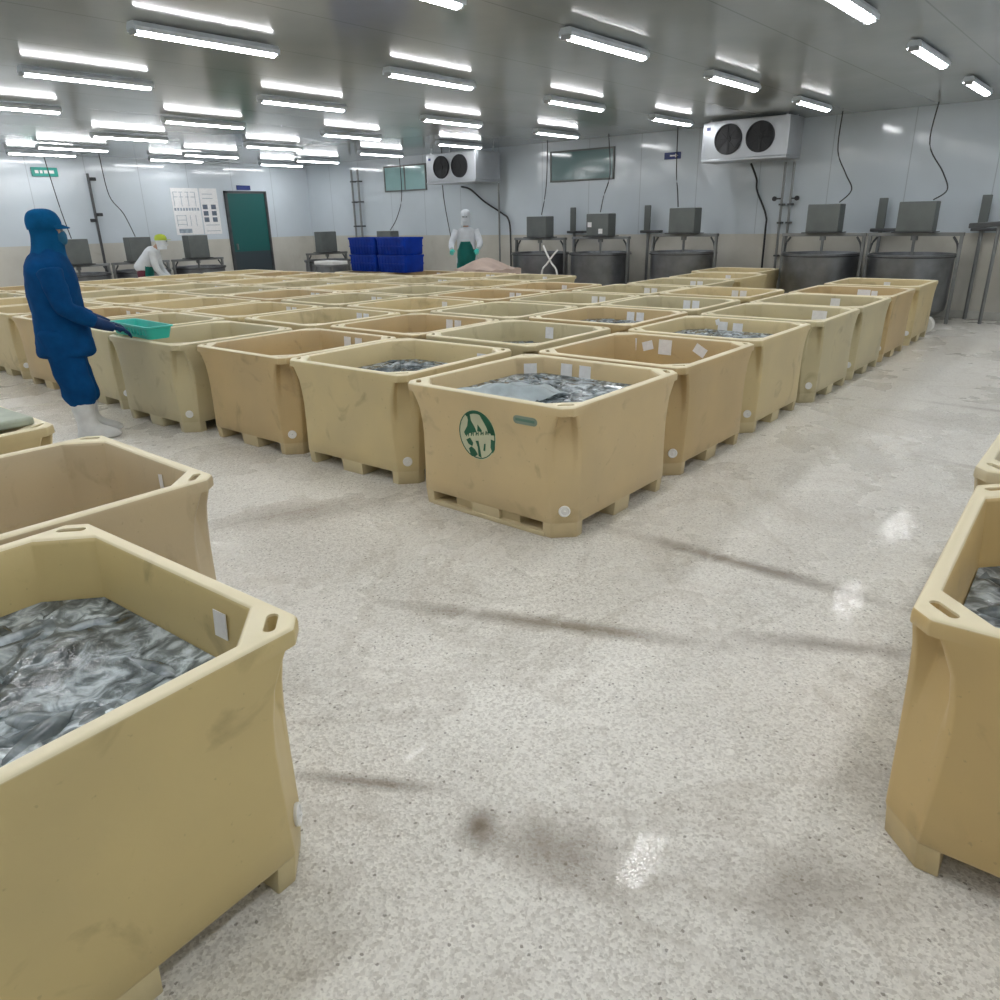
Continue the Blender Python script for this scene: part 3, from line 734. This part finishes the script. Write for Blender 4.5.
# pipes under the coolers
def pipe(name, pts, r, m, label, cat, group=None, sm=6):
    bm = bmesh.new(); tube(bm, smooth_path(pts, sm) if sm else pts, r, 8); o = link(name, bm, m, None, 60); return tag(o, label, cat, group)
pipe('cooler_drain_hose', [(13.6, 5.62, 2.43), (13.9, 5.62, 2.2), (13.93, 5.6, 2.0), (13.93, 5.4, 1.6), (13.93, 5.38, 1.3), (13.93, 5.38, .02)], .018, M['black'], 'black drain hose down the wall under the right cooler', 'hose')
for k, (y, l) in enumerate([(5.13, 'left one of two pipes beneath the right cooler'), (4.98, 'right one of two pipes beneath the right cooler')]):
    t = thing('wall_pipe', l, 'pipe', (13.9, y, 0), 0, 'paired pipes under the right cooler')
    bm = bmesh.new(); tube(bm, [(0, 0, .02), (0, 0, 2.44)], .022, 10); link('pipe_run', bm, M['steel'], t)
    for z in (.9, 1.45, 1.75):
        link('clamp', bx(-.03, .08, -.04, .04, z, z+.03, .004), M['darksteel'], t)
    bm = bmesh.new(); s = 1 if k == 0 else -1; tube(bm, [(-.0, 0, 1.86), (-.02, s*.12, 1.86)], .012, 8); rings(bm, [[(-.05, s*.12+.04*math.cos(a), 1.86+.04*math.sin(a)) for a in [2*PI*q/12 for q in range(12)]], [(-.02, s*.12+.04*math.cos(a), 1.86+.04*math.sin(a)) for a in [2*PI*q/12 for q in range(12)]]])
    bmesh.ops.recalc_face_normals(bm, faces=bm.faces); link('valve', bm, M['black'], t)
pipe('cooler_drain_hose', [(13.6, 12.4, 2.33), (13.9, 12.4, 2.28), (13.93, 12.0, 2.0), (13.93, 11.5, 1.75), (13.93, 11.3, 1.6), (13.93, 11.25, 1.2), (13.93, 11.25, .02)], .02, M['black'], 'black hose slanting down the wall below the left cooler', 'hose')
pipe('wall_pipe', [(13.9, 11.55, .02), (13.9, 11.55, 2.38)], .02, M['steel'], 'straight pipe on the wall below the left cooler', 'pipe', None, 0)
for k, (y, l) in enumerate([(16.55, 'left pipe of the pair near the far corner'), (16.3, 'right pipe of the pair near the far corner')]):
    t = thing('wall_pipe', l, 'pipe', (13.88, y, 0), 0, 'paired pipes near the far corner')
    bm = bmesh.new(); tube(bm, [(0, 0, .02), (0, 0, 2.9)], .028, 8); link('pipe_run', bm, M['steel'], t)
    for z in (1.5, 2.1, 2.6): link('clamp', bx(-.03, .1, -.05, .05, z, z+.035, .004), M['darksteel'], t)
# power cables hanging from the ceiling to the motor boxes
CB = [('thin cable hanging down to the leftmost mixer on tank wall', [(13.5, 9.9, ZC), (13.5, 9.92, 2.4), (13.4, 9.9, 2.0), (13.2, 9.83, 1.69)]),
      ('thin cable hanging down to the mixer with white stickers', [(13.5, 8.45, ZC), (13.5, 8.4, 2.4), (13.3, 8.4, 2.0), (13.2, 8.4, 1.71)]),
      ('thin cable hanging past the blue sign to a mixer', [(13.5, 7.0, ZC), (13.5, 6.98, 2.4), (13.35, 6.85, 2.0), (13.2, 6.75, 1.765)]),
      ('wavy cable dropping to the second mixer from the right', [(13.6, 4.2, ZC), (13.6, 4.2, 2.55), (13.55, 4.02, 2.2), (13.4, 3.85, 1.95), (13.2, 3.95, 1.765)]),
      ('wavy cable dropping to the mixer nearest the right edge', [(13.6, 2.85, ZC), (13.6, 2.88, 2.55), (13.5, 2.62, 2.15), (13.4, 2.5, 1.9), (13.2, 2.62, 1.765)]),
      ('thin cable hanging in front of the window left of the cooler', [(13.7, 14.5, ZC), (13.7, 14.5, 2.2), (13.4, 14.4, 1.7), (13.2, 14.45, 1.42)]),
      ('thin cable on the wall between window and left cooler', [(13.93, 13.3, ZC), (13.93, 13.3, 2.2), (13.93, 13.1, 1.2)]),
      ('thin cable hanging to the mixer behind the blue worker', [(7.05, 18.2, ZC), (7.08, 18.1, 2.4), (7.06, 17.9, 1.9), (7.0, 17.55, 1.42)]),
      ('thin cable hanging to the mixer behind the lime cap worker', [(8.2, 18.2, ZC), (8.25, 18.2, 2.3), (8.36, 17.9, 1.9), (8.36, 17.55, 1.42)])]
for l, p in CB: pipe('power_cable', p, .010, M['black'], l, 'cable', 'cables hanging down to the mixers')
t = thing('wall_pipe', 'dark valved pipe on the left wall behind the blue worker', 'pipe', (8.0, 18.5, 0))
bm = bmesh.new(); tube(bm, [(0, 0, .02), (0, 0, 2.75)], .03, 8); link('pipe_run', bm, M['darksteel'], t)
for z, s in ((1.86, 1), (1.74, -1), (2.6, 1)):
    link('valve', bx(-.06+.08*s, .06+.08*s, -.07, .0, z, z+.07, .01), M['black'], t)
# signs
t = thing('wall_sign', 'small dark blue sign on the tank wall left of the cooler', 'sign', (XW, 7.33, 2.68))
link('sign_panel', bx(-.02, -.002, -.17, .17, -.06, .06, .004), M['signblue'], t)
bm = bmesh.new(); box(bm, -.024, -.019, -.09, .05, -.012, .012)
rings(bm, [[(-.024, -.06, .035), (-.024, -.12, 0), (-.024, -.06, -.035)], [(-.019, -.06, .035), (-.019, -.12, 0), (-.019, -.06, -.035)]]); bmesh.ops.recalc_face_normals(bm, faces=bm.faces)
link('sign_mark', bm, M['paper'], t)
t = thing('exit_sign', 'green lit sign high on the left wall', 'sign', (7.15, YW, 2.76))
link('sign_panel', bx(-.26, .26, -.05, -.004, -.09, .09, .006), M['signgreen'], t)
bm = bmesh.new()
for a, b in ((-.20, -.13), (-.10, -.05), (-.02, .05), (.08, .18)): box(bm, a, b, -.054, -.049, -.03, .03)
link('sign_mark', bm, M['paper'], t)
t = thing('door_sign', 'small dark blue sign above the teal door', 'sign', (11.93, YW, 2.52))
link('sign_panel', bx(-.2, .2, -.025, -.002, -.055, .055, .004), M['signblue'], t)
# posters
t = thing('wall_chart', 'white chart with line diagrams on the wall left of the door', 'poster', (10.27, YW, 1.95))
link('sheet', bx(-.36, .36, -.012, -.002, -.54, .54, .002), M['paper'], t)
bm = bmesh.new()
for z in (.44, .33): 
    for x in (-.30, -.16, .0, .14): box(bm, x, x+.10, -.015, -.011, z, z+.012)
for x in (-.31, -.12, .06, .25): box(bm, x, x+.012, -.015, -.011, .12, .45)
for k in range(9): box(bm, -.33+k*.075, -.33+k*.075+.05, -.015, -.011, .02, .085)
for z in (-.1, -.2, -.3):
    box(bm, -.30, -.05, -.015, -.011, z, z+.01)
for x in (-.3, -.06, .05, .2): box(bm, x, x+.01, -.015, -.011, -.34, -.08)
box(bm, -.29, .05, -.015, -.011, -.50, -.40)
link('diagram_print', bm, simple('chart_print', (.30, .36, .42), .6, 0, .3, 14), t)
t = thing('photo_board', 'white board with rows of small dark photos beside the chart', 'poster', (10.90, YW, 1.95))
link('sheet', bx(-.24, .24, -.012, -.002, -.54, .54, .002), M['paper'], t)
for k, z in enumerate((.05, -.10, -.25)):
    for x in (-.20, .03):
        link('photo', bx(x, x+.13, -.016, -.011, z, z+.11), M['print'], t)
bm = bmesh.new()
for z in (-.33, -.47): box(bm, -.18, .2, -.016, -.011, z, z+.012)
for z in (.30, .40): box(bm, -.18, .1, -.016, -.011, z, z+.012)
link('text_print', bm, simple('board_print', (.30, .36, .42), .6), t)

# ------------------------------------------------------------------ blue crates on the tub rims
def make_crate(L=.77, W_=.5, H=.305):
    t = thing('plastic_crate', 'x', 'crate')
    bm = bmesh.new()
    def rr(hw, hd, z, r=.03, n=4):
        p = []
        for cx, cy, a0 in ((hw-r, hd-r, 0), (-hw+r, hd-r, PI/2), (-hw+r, -hd+r, PI), (hw-r, -hd+r, 1.5*PI)):
            for k in range(n+1): a = a0+PI/2*k/n; p.append((cx+r*math.cos(a), cy+r*math.sin(a), z))
        return p
    a, b = W_/2, L/2
    rings(bm, [rr(a-.03, b-.03, 0), rr(a-.02, b-.02, .02), rr(a-.012, b-.012, H-.04), rr(a, b, H-.04), rr(a, b, H-.003), rr(a-.022, b-.022, H-.003), rr(a-.035, b-.035, .02)])
    for k in range(9):
        y = -b+.06+k*(L-.12)/8
        for s in (-1, 1): box(bm, s*(a-.012)-.006, s*(a-.012)+.006, y-.006, y+.006, .01, H-.04)
    box(bm, -a+.0, -a+.012, -b+.03, b-.03, H*.45, H*.45+.02); box(bm, a-.012, a, -b+.03, b-.03, H*.45, H*.45+.02)
    link('crate_body', bm, M['blue'], t, 35)
    return t
CR = make_crate()
n = 0
for y, yn in ((10.66, 'right'), (11.46, 'left')):
    for z, zn in ((.742, 'lower'), (1.048, 'upper')):
        l = 'blue plastic crate on the tubs at the back, %s one of the %s stack' % (zn, yn)
        if n == 0: CR.location = (9.95, y, z); CR['label'] = l; CR['group'] = 'blue crates stacked on the tubs'
        else: dup(CR, (9.95, y, z), 0, l)
        n += 1
# white tray, and pink covered heap behind the crates
o = link('tray', bx(-.2, .2, -.33, .33, 0, .07, .01), M['white']); o.location = (10.75, 13.75, .77)
tag(o, 'white tray in front of the far corner tank', 'tray')
t = thing('tray_stand', 'low steel stand under the white tray', 'stand', (10.75, 13.75, 0))
link('top', bx(-.25, .25, -.36, .36, .74, .768, .004), M['steel'], t)
for sx in (-1, 1):
    for sy in (-1, 1):
        bm = bmesh.new(); tube(bm, [(sx*.2, sy*.3, 0), (sx*.2, sy*.3, .745)], .018, 8); link('leg', bm, M['steel'], t)
bm = bmesh.new(); G = []
for a in range(17):
    row = []
    for b in range(17):
        u, v = a/16*2-1, b/16*2-1
        x = .45*u; y = .46*v
        z = u*0+.74+.19*max(0, 1-abs(u)**2.2)*max(0, 1-abs(v-.15)**1.6) + .012*math.sin(u*9+v*5)
        row.append(bm.verts.new((x, y, z)))
    G.append(row)
for a in range(16):
    for b in range(16): bm.faces.new((G[a][b], G[a+1][b], G[a+1][b+1], G[a][b+1]))
edge = [e for e in bm.edges if len(e.link_faces) == 1]
r = bmesh.ops.extrude_edge_only(bm, edges=edge)
for v in [g for g in r['geom'] if isinstance(g, bmesh.types.BMVert)]: v.co.z = 0
o = link('covered_heap', bm, M['pink'], None, 60); o.location = (11.3, 9.70, 0)
tag(o, 'heap under a pale pinkish sheet, in front of the white clad worker', 'covered heap')

# ------------------------------------------------------------------ people
def ell(c, rx, ry, n=20, tilt=0):
    out = []
    for k in range(n):
        a = 2*PI*k/n; x, y = rx*math.cos(a), ry*math.sin(a)
        out.append((c[0]+x*math.cos(tilt), c[1]+y, c[2]+x*math.sin(tilt)))
    return out
def loft(rs, m, name, parent, mods=True, cap=(True, True), wrinkle=0):
    bm = bmesh.new(); rings(bm, rs, cap); bmesh.ops.recalc_face_normals(bm, faces=bm.faces)
    o = link(name, bm, m, parent)
    if mods:
        s = o.modifiers.new('s', 'SUBSURF'); s.levels = 2; s.render_levels = 2
        if wrinkle:
            tx = bpy.data.textures.new('wr', 'CLOUDS'); tx.noise_scale = .13
            d = o.modifiers.new('d', 'DISPLACE'); d.texture = tx; d.strength = wrinkle; d.mid_level = .5
        bake(o)
        for p in o.data.polygons: p.use_smooth = True
    return o
def skin(pts, edges, rad, m, name, parent, sub=2, root=0):
    me = bpy.data.meshes.new(name); me.from_pydata(pts, edges, []); me.materials.append(m)
    o = bpy.data.objects.new(name, me); COL.objects.link(o); o.parent = parent
    o.modifiers.new('k', 'SKIN')
    for v, r in zip(me.skin_vertices[0].data, rad):
        rr = r if isinstance(r, tuple) else (r, r); v.radius = rr
    me.skin_vertices[0].data[root].use_root = True
    s = o.modifiers.new('s', 'SUBSURF'); s.levels = sub; s.render_levels = sub
    bake(o)
    for p in o.data.polygons: p.use_smooth = True
    if not o.data.materials: o.data.materials.append(m)
    return o
def hand(wrist, direction, palmn, m, name, parent, curl=.5, side=1):
    """glove: palm plus five separate curled fingers"""
    d = Vector(direction).normalized(); nn = Vector(palmn).normalized(); s = d.cross(nn).normalized()*side; nn = s.cross(d)*side
    W = Vector(wrist); pts = [W]; ed = []; rad = [(.030, .024)]
    pts.append(W+d*.045); ed.append((0, 1)); rad.append((.034, .02))
    pts.append(W+d*.075); ed.append((1, 2)); rad.append((.036, .018))
    for k, (off, ln) in enumerate(((-.03, .066), (-.01, .078), (.011, .073), (.031, .058))):
        base = W+d*.08+s*off; pts.append(base); ed.append((2, len(pts)-1)); rad.append((.0105, .0105)); pv = len(pts)-1
        for q in range(3):
            an = curl*(q+.6); stp = (d*math.cos(an)+nn*math.sin(an))*ln/2.6
            pts.append(pts[-1]+stp); ed.append((pv, len(pts)-1)); pv = len(pts)-1; rad.append((.0095-.0008*q,)*2)
    pts.append(W+d*.03-s*.035); ed.append((1, len(pts)-1)); rad.append((.014, .014))
    pts.append(pts[-1]+(d*.7-s*.6+nn*.3).normalized()*.035); ed.append((len(pts)-2, len(pts)-1)); rad.append((.0115, .0115))
    pts.append(pts[-1]+(d*.9-s*.2+nn*.4).normalized()*.03); ed.append((len(pts)-2, len(pts)-1)); rad.append((.0105, .0105))
    return skin([tuple(p) for p in pts], ed, rad, m, name, parent, 1)

def worker_blue():
    P = thing('person', 'worker in full blue suit, cap and white boots, holding a teal tray', 'person', (2.40, 6.46, 0), math.atan2(-.35, .94))
    # body: one continuous surface under the clothes
    pts = [(-.03, 0, .92), (-.03, 0, 1.12), (-.03, 0, 1.32), (-.02, 0, 1.45), (-.0, 0, 1.53), (.01, 0, 1.62), (.0, 0, 1.68),
           (-.03, -.17, 1.35), (.03, -.245, 1.08), (.20, -.20, .935), (-.03, .17, 1.35), (.03, .24, 1.08), (.19, .19, .935),
           (-.04, -.10, .86), (-.03, -.11, .48), (-.02, -.12, .10), (-.04, .10, .86), (-.0, .11, .48), (.06, .12, .10)]
    ed = [(0, 1), (1, 2), (2, 3), (3, 4), (4, 5), (5, 6), (2, 7), (7, 8), (8, 9), (2, 10), (10, 11), (11, 12), (0, 13), (13, 14), (14, 15), (0, 16), (16, 17), (17, 18)]
    rad = [(.11, .14), (.10, .12), (.09, .11), .05, .055, (.07, .065), (.05, .045), .035, .028, .022, .035, .028, .022, .08, .055, .04, .08, .055, .04]
    body = skin(pts, ed, rad, M['skin'], 'body', P)
    prof = [(.66, -.03, .205, .225), (.70, -.03, .212, .232), (.82, -.03, .205, .228), (.95, -.03, .195, .222), (1.08, -.03, .19, .222), (1.2, -.035, .188, .228),
            (1.31, -.035, .180, .232), (1.38, -.035, .165, .215), (1.43, -.025, .135, .16), (1.465, -.01, .105, .11), (1.50, -.0, .095, .095)]
    loft([ell((x, 0, z), a, b) for z, x, a, b in prof], M['suit'], 'smock', P, True, (True, True), .035)
    for s, sh, el, wr in ((-1, (-.035, -.185, 1.35), (.02, -.255, 1.06), (.20, -.20, .935)), (1, (-.035, .185, 1.35), (.02, .25, 1.06), (.19, .19, .935))):
        path = smooth_path([sh, ((sh[0]+el[0])/2-.005, (sh[1]+el[1])/2, (sh[2]+el[2])/2), el, ((el[0]+wr[0])/2, (el[1]+wr[1])/2, (el[2]+wr[2])/2), wr], 3)
        nP = len(path); bm = bmesh.new(); tube(bm, path, [.098-.045*k/(nP-1) for k in range(nP)], 12)
        o = link('sleeve', bm, M['suit'], P); sm = o.modifiers.new('s', 'SUBSURF'); sm.levels = 1
        tx = bpy.data.textures.new('wr2', 'CLOUDS'); tx.noise_scale = .08; dd = o.modifiers.new('d', 'DISPLACE'); dd.texture = tx; dd.strength = .022
        bake(o)
        for p in o.data.polygons: p.use_smooth = True
    # gauntlet cuffs and gloves
    for s in (-1, 1):
        wr = Vector((.20, -.20, .935)) if s < 0 else Vector((.19, .19, .935))
        tip = wr+Vector((.20, .05*-s, -.085))
        bm = bmesh.new(); tube(bm, [tuple(wr-Vector((.03, 0, -.012))), tuple(wr+(tip-wr)*.35), tuple(wr+(tip-wr)*.62)], [.05, .042, .033], 12)
        link('glove_cuff', bm, M['glove'], P, 60)
        hand(wr+(tip-wr)*.6, (1, -.2*s, -.38), (0, 0, -1), M['glove'], 'glove', P, .38, s)
    # trousers: two baggy legs joined at the seat
    for s in (-1, 1):
        fx = 0.0 if s < 0 else .03
        pr = [(.27, .0+fx, .085, .088), (.33, -.005+fx, .118, .105), (.42, -.02+fx*.9, .128, .112), (.55, -.035+fx*.7, .13, .115), (.70, -.05+fx*.3, .14, .12), (.84, -.06, .15, .125), (.92, -.065, .14, .12)]
        loft([ell((x, s*.105, z), a, b, 14) for z, x, a, b in pr], M['suit'], 'trouser_leg', P, True, (True, True), .03)
        # boots
        bm = bmesh.new()
        pr = [(.33, fx-.01, .088, .083), (.31, fx-.01, .093, .088), (.20, fx-.01, .075, .07), (.12, fx+.0, .078, .062)]
        rs = [ell((x, s*.115, z), a, b, 16) for z, x, a, b in pr]
        rs += [ell((fx+.045, s*.118, .085), .13, .062, 16), ell((fx+.07, s*.12, .05), .165, .06, 16), ell((fx+.07, s*.12, .02), .168, .062, 16), ell((fx+.07, s*.12, .003), .160, .056, 16)]
        loft(rs, M['boot'], 'boot', P)
    # head: cloth hood, cap, mask
    pr = [(1.40, -.03, .15, .165), (1.44, -.015, .125, .13), (1.48, -.005, .115, .10), (1.53, .0, .112, .092), (1.57, .005, .112, .09), (1.62, .005, .114, .09), (1.66, .002, .112, .088)]
    loft([ell((x, 0, z), a, b, 18) for z, x, a, b in pr], M['suitcap'], 'hood', P, True, (False, False), .012)
    pr = [(1.62, .0, .118, .098), (1.65, .0, .124, .105), (1.69, -.002, .122, .104), (1.73, -.005, .106, .092), (1.757, -.005, .075, .066), (1.768, -.005, .03, .026)]
    cap = loft([ell((x, 0, z), a, b, 20) for z, x, a, b in pr], M['suitcap'], 'cap', P, True, (False, True), .008)
    bm = bmesh.new(); a = []
    for k in range(11):
        t = -1.1+2.2*k/10; a.append((.115*math.cos(t), .098*math.sin(t), 1.648))
    b = [(x+.055*math.cos(-1.1+2.2*k/10)+.0, y*1.02, 1.624-.006*abs(k-5)/5) for k, (x, y, z) in enumerate(a)]
    c = [(x, y, z+.007) for x, y, z in b]; d = [(x, y, z+.007) for x, y, z in a]
    rings(bm, [a, b, c, d, a], (False, False), False); bmesh.ops.recalc_face_normals(bm, faces=bm.faces); link('cap_visor', bm, M['suitcap'], cap, 60)
    # mask bulging forward of the face
    pr = [(.075, .070, .06), (.105, .065, .058), (.128, .048, .045), (.138, .022, .022)]
    bm = bmesh.new()
    rings(bm, [[(x, ry*math.cos(2*PI*k/16), 1.548+rz*math.sin(2*PI*k/16)+.01) for k in range(16)] for x, ry, rz in pr], (True, True)); bmesh.ops.recalc_face_normals(bm, faces=bm.faces)
    o = link('face_mask', bm, simple('mask_blue', (.01, .11, .22), .8), P, 60)
    # face strip between mask and cap: brow, eyes, nose bridge
    bm = bmesh.new()
    rings(bm, [ell((.02, 0, z), a, b, 18) for z, a, b in ((1.585, .102, .076), (1.61, .101, .078), (1.64, .10, .08))], (True, True))
    o = link('face', bm, M['skin'], P, 60)
    for s in (-1, 1):
        bm = bmesh.new(); bmesh.ops.create_icosphere(bm, subdivisions=2, radius=.012, matrix=Matrix.Translation((.108, s*.036, 1.612))); link('eye', bm, M['print'], o, 60)
    return P
worker_blue()
# teal tray on the tub rim
t = thing('teal_tray', 'shallow teal plastic tray on the tub rim in the blue worker\'s hands', 'tray', (3.05, 6.60, .742), -.06)
bm = bmesh.new()
def rrect(hw, hd, z, r=.04, n=4):
    p = []
    for cx, cy, a0 in ((hw-r, hd-r, 0), (-hw+r, hd-r, PI/2), (-hw+r, -hd+r, PI), (hw-r, -hd+r, 1.5*PI)):
        for k in range(n+1): a = a0+PI/2*k/n; p.append((cx+r*math.cos(a), cy+r*math.sin(a), z))
    return p
rings(bm, [rrect(.09, .36, 0), rrect(.11, .385, .09), rrect(.12, .40, .095), rrect(.12, .40, .105), rrect(.10, .375, .105), rrect(.08, .35, .012)])
for k in range(11): box(bm, -.112, -.098, -.30+k*.06-.004, -.30+k*.06+.004, .03, .08)
link('tray_body', bm, M['teal'], t, 40)

def worker_far(label, loc, rz, hatm, topm, apronm, legm, bend=0.0, arms=((.34, -.14, .95), (.34, .14, .95))):
    P = thing('person', label, 'person', loc, rz)
    hip = Vector((0, 0, .92)); up = Vector((math.sin(bend), 0, math.cos(bend)))
    def tp(h, f=0, y=0): p = hip+up*h+Vector((math.cos(bend), 0, -math.sin(bend)))*f; return (p.x, y, p.z)
    pts = [tuple(hip), tp(.2), tp(.4), tp(.52), tp(.6, .01), tp(.70, .02), tp(.38, 0, -.13), tp(.38, 0, .13),
           (.02, -.10, .86), (.03, -.11, .48), (.0, -.11, .06), (.02, .10, .86), (.03, .11, .48), (.0, .11, .06)]
    for s, a in zip((-1, 1), arms):
        sh = Vector(tp(.42, 0, s*.18)); w_ = Vector(a); e = (sh+w_)/2+Vector((-.06, s*.06, -.06)); pts += [tuple(e), tuple(w_)]
    ed = [(0, 1), (1, 2), (2, 3), (3, 4), (4, 5), (2, 6), (2, 7), (0, 8), (8, 9), (9, 10), (0, 11), (11, 12), (12, 13), (6, 14), (14, 15), (7, 16), (16, 17)]
    rad = [(.12, .14), (.10, .12), (.08, .10), .045, (.06, .06), (.07, .065), .03, .03, .08, .055, .04, .08, .055, .04, .022, .02, .022, .02]
    skin(pts, ed, rad, M['skin'], 'body', P)
    def tell(h, a, b, f=0, n=16):
        c = Vector(tp(h, f)); return [(c.x+a*math.cos(2*PI*k/n)*math.cos(bend), b*math.sin(2*PI*k/n), c.z-a*math.cos(2*PI*k/n)*math.sin(bend)) for k in range(n)]
    loft([tell(h, a, b) for h, a, b in ((-.12, .17, .2), (.05, .16, .19), (.2, .155, .185), (.36, .155, .205), (.44, .13, .18), (.5, .08, .09))], topm, 'shirt', P, True, (True, True), .02)
    for s, a in zip((-1, 1), arms):
        sh = Vector(tp(.42, 0, s*.19)); w_ = Vector(a); e = (sh+w_)/2+Vector((-.06, s*.06, -.06))
        bm = bmesh.new(); pa = smooth_path([sh, e, w_], 4); tube(bm, pa, [.08-.035*k/(len(pa)-1) for k in range(len(pa))], 10); link('sleeve', bm, topm, P, 60)
        d = (w_-e).normalized(); hand(w_, d, (0, 0, -1), M['teal'] if bend < .3 else M['black'], 'glove', P, .4, s)
    # apron wraps the front
    bm = bmesh.new(); rs = []
    for h, wd, f in ((-.50, .21, .17), (-.2, .2, .19), (.05, .18, .185), (.22, .13, .18)):
        c = Vector(tp(h if h > 0 else 0, 0)) + (Vector((0, 0, h)) if h < 0 else Vector((0, 0, 0)))
        q = [(c.x+f*math.cos(t)*1.0, wd*math.sin(t)/math.sin(1.25), c.z) for t in [-1.25+2.5*k/8 for k in range(9)]]
        rs.append(q)
    rings(bm, rs, (False, False), False); bmesh.ops.solidify(bm, geom=bm.faces[:], thickness=.008); bmesh.ops.recalc_face_normals(bm, faces=bm.faces)
    link('apron', bm, apronm, P, 60)
    for s in (-1, 1):
        loft([ell((x, s*.105, z), a, a, 12) for z, x, a in ((.28, .015, .075), (.45, .02, .09), (.7, .02, .11), (.92, .0, .12))], legm, 'trouser_leg', P)
        loft([ell((.0, s*.11, .32), .075, .07, 12), ell((.0, s*.11, .12), .07, .062, 12), ell((.05, s*.11, .07), .13, .06, 12), ell((.06, s*.11, .005), .14, .058, 12)], M['boot'], 'boot', P)
    hc = Vector(tp(.68, .02))
    bm = bmesh.new()
    rings(bm, [[(hc.x-.01+a*math.cos(2*PI*k/16), b*math.sin(2*PI*k/16), hc.z+dz) for k in range(16)] for dz, a, b in ((-.16, .09, .10), (-.1, .10, .095), (0.0, .105, .09), (.03, .10, .088))], (False, False))
    link('hood', bm, topm if hatm is not M['hat'] else M['cloth'], P, 60)
    bm = bmesh.new()
    rings(bm, [[(hc.x-.01+a*math.cos(2*PI*k/16), b*math.sin(2*PI*k/16), hc.z+dz) for k in range(16)] for dz, a, b in ((.02, .118, .10), (.07, .118, .10), (.12, .09, .075), (.14, .03, .03))], (True, True))
    cp = link('cap', bm, hatm, P, 60)
    link('cap_visor', bx(hc.x+.08, hc.x+.17, -.07, .07, hc.z+.02, hc.z+.03, .003), hatm, cp)
    bm = bmesh.new(); bmesh.ops.create_icosphere(bm, subdivisions=2, radius=.05, matrix=Matrix.Translation((hc.x+.07, 0, hc.z-.07)) @ Matrix.Diagonal((.8, 1.1, .9, 1)))
    link('face_mask', bm, M['cloth'], P, 60)
    for s in (-1, 1):
        bm = bmesh.new(); bmesh.ops.create_icosphere(bm, subdivisions=1, radius=.012, matrix=Matrix.Translation((hc.x+.095, s*.035, hc.z-.0))); link('eye', bm, M['black'], P, 60)
    return P
worker_far('distant worker in white with teal apron, standing near the left cooler', (12.35, 11.18, .0), math.radians(215), M['cloth'], M['cloth'], M['apron'], M['cloth'], 0, ((.30, -.26, 1.0), (.30, .26, 1.0))).scale = (1.05, 1.05, 1.05)
worker_far('distant worker in lime cap and teal apron bending at the left wall', (7.25, 15.15, 0), math.radians(-38), M['hat'], M['cloth'], M['apron'], M['maroon'], .68, ((.48, -.14, .68), (.48, .14, .68))).scale = (.97, .97, .94)
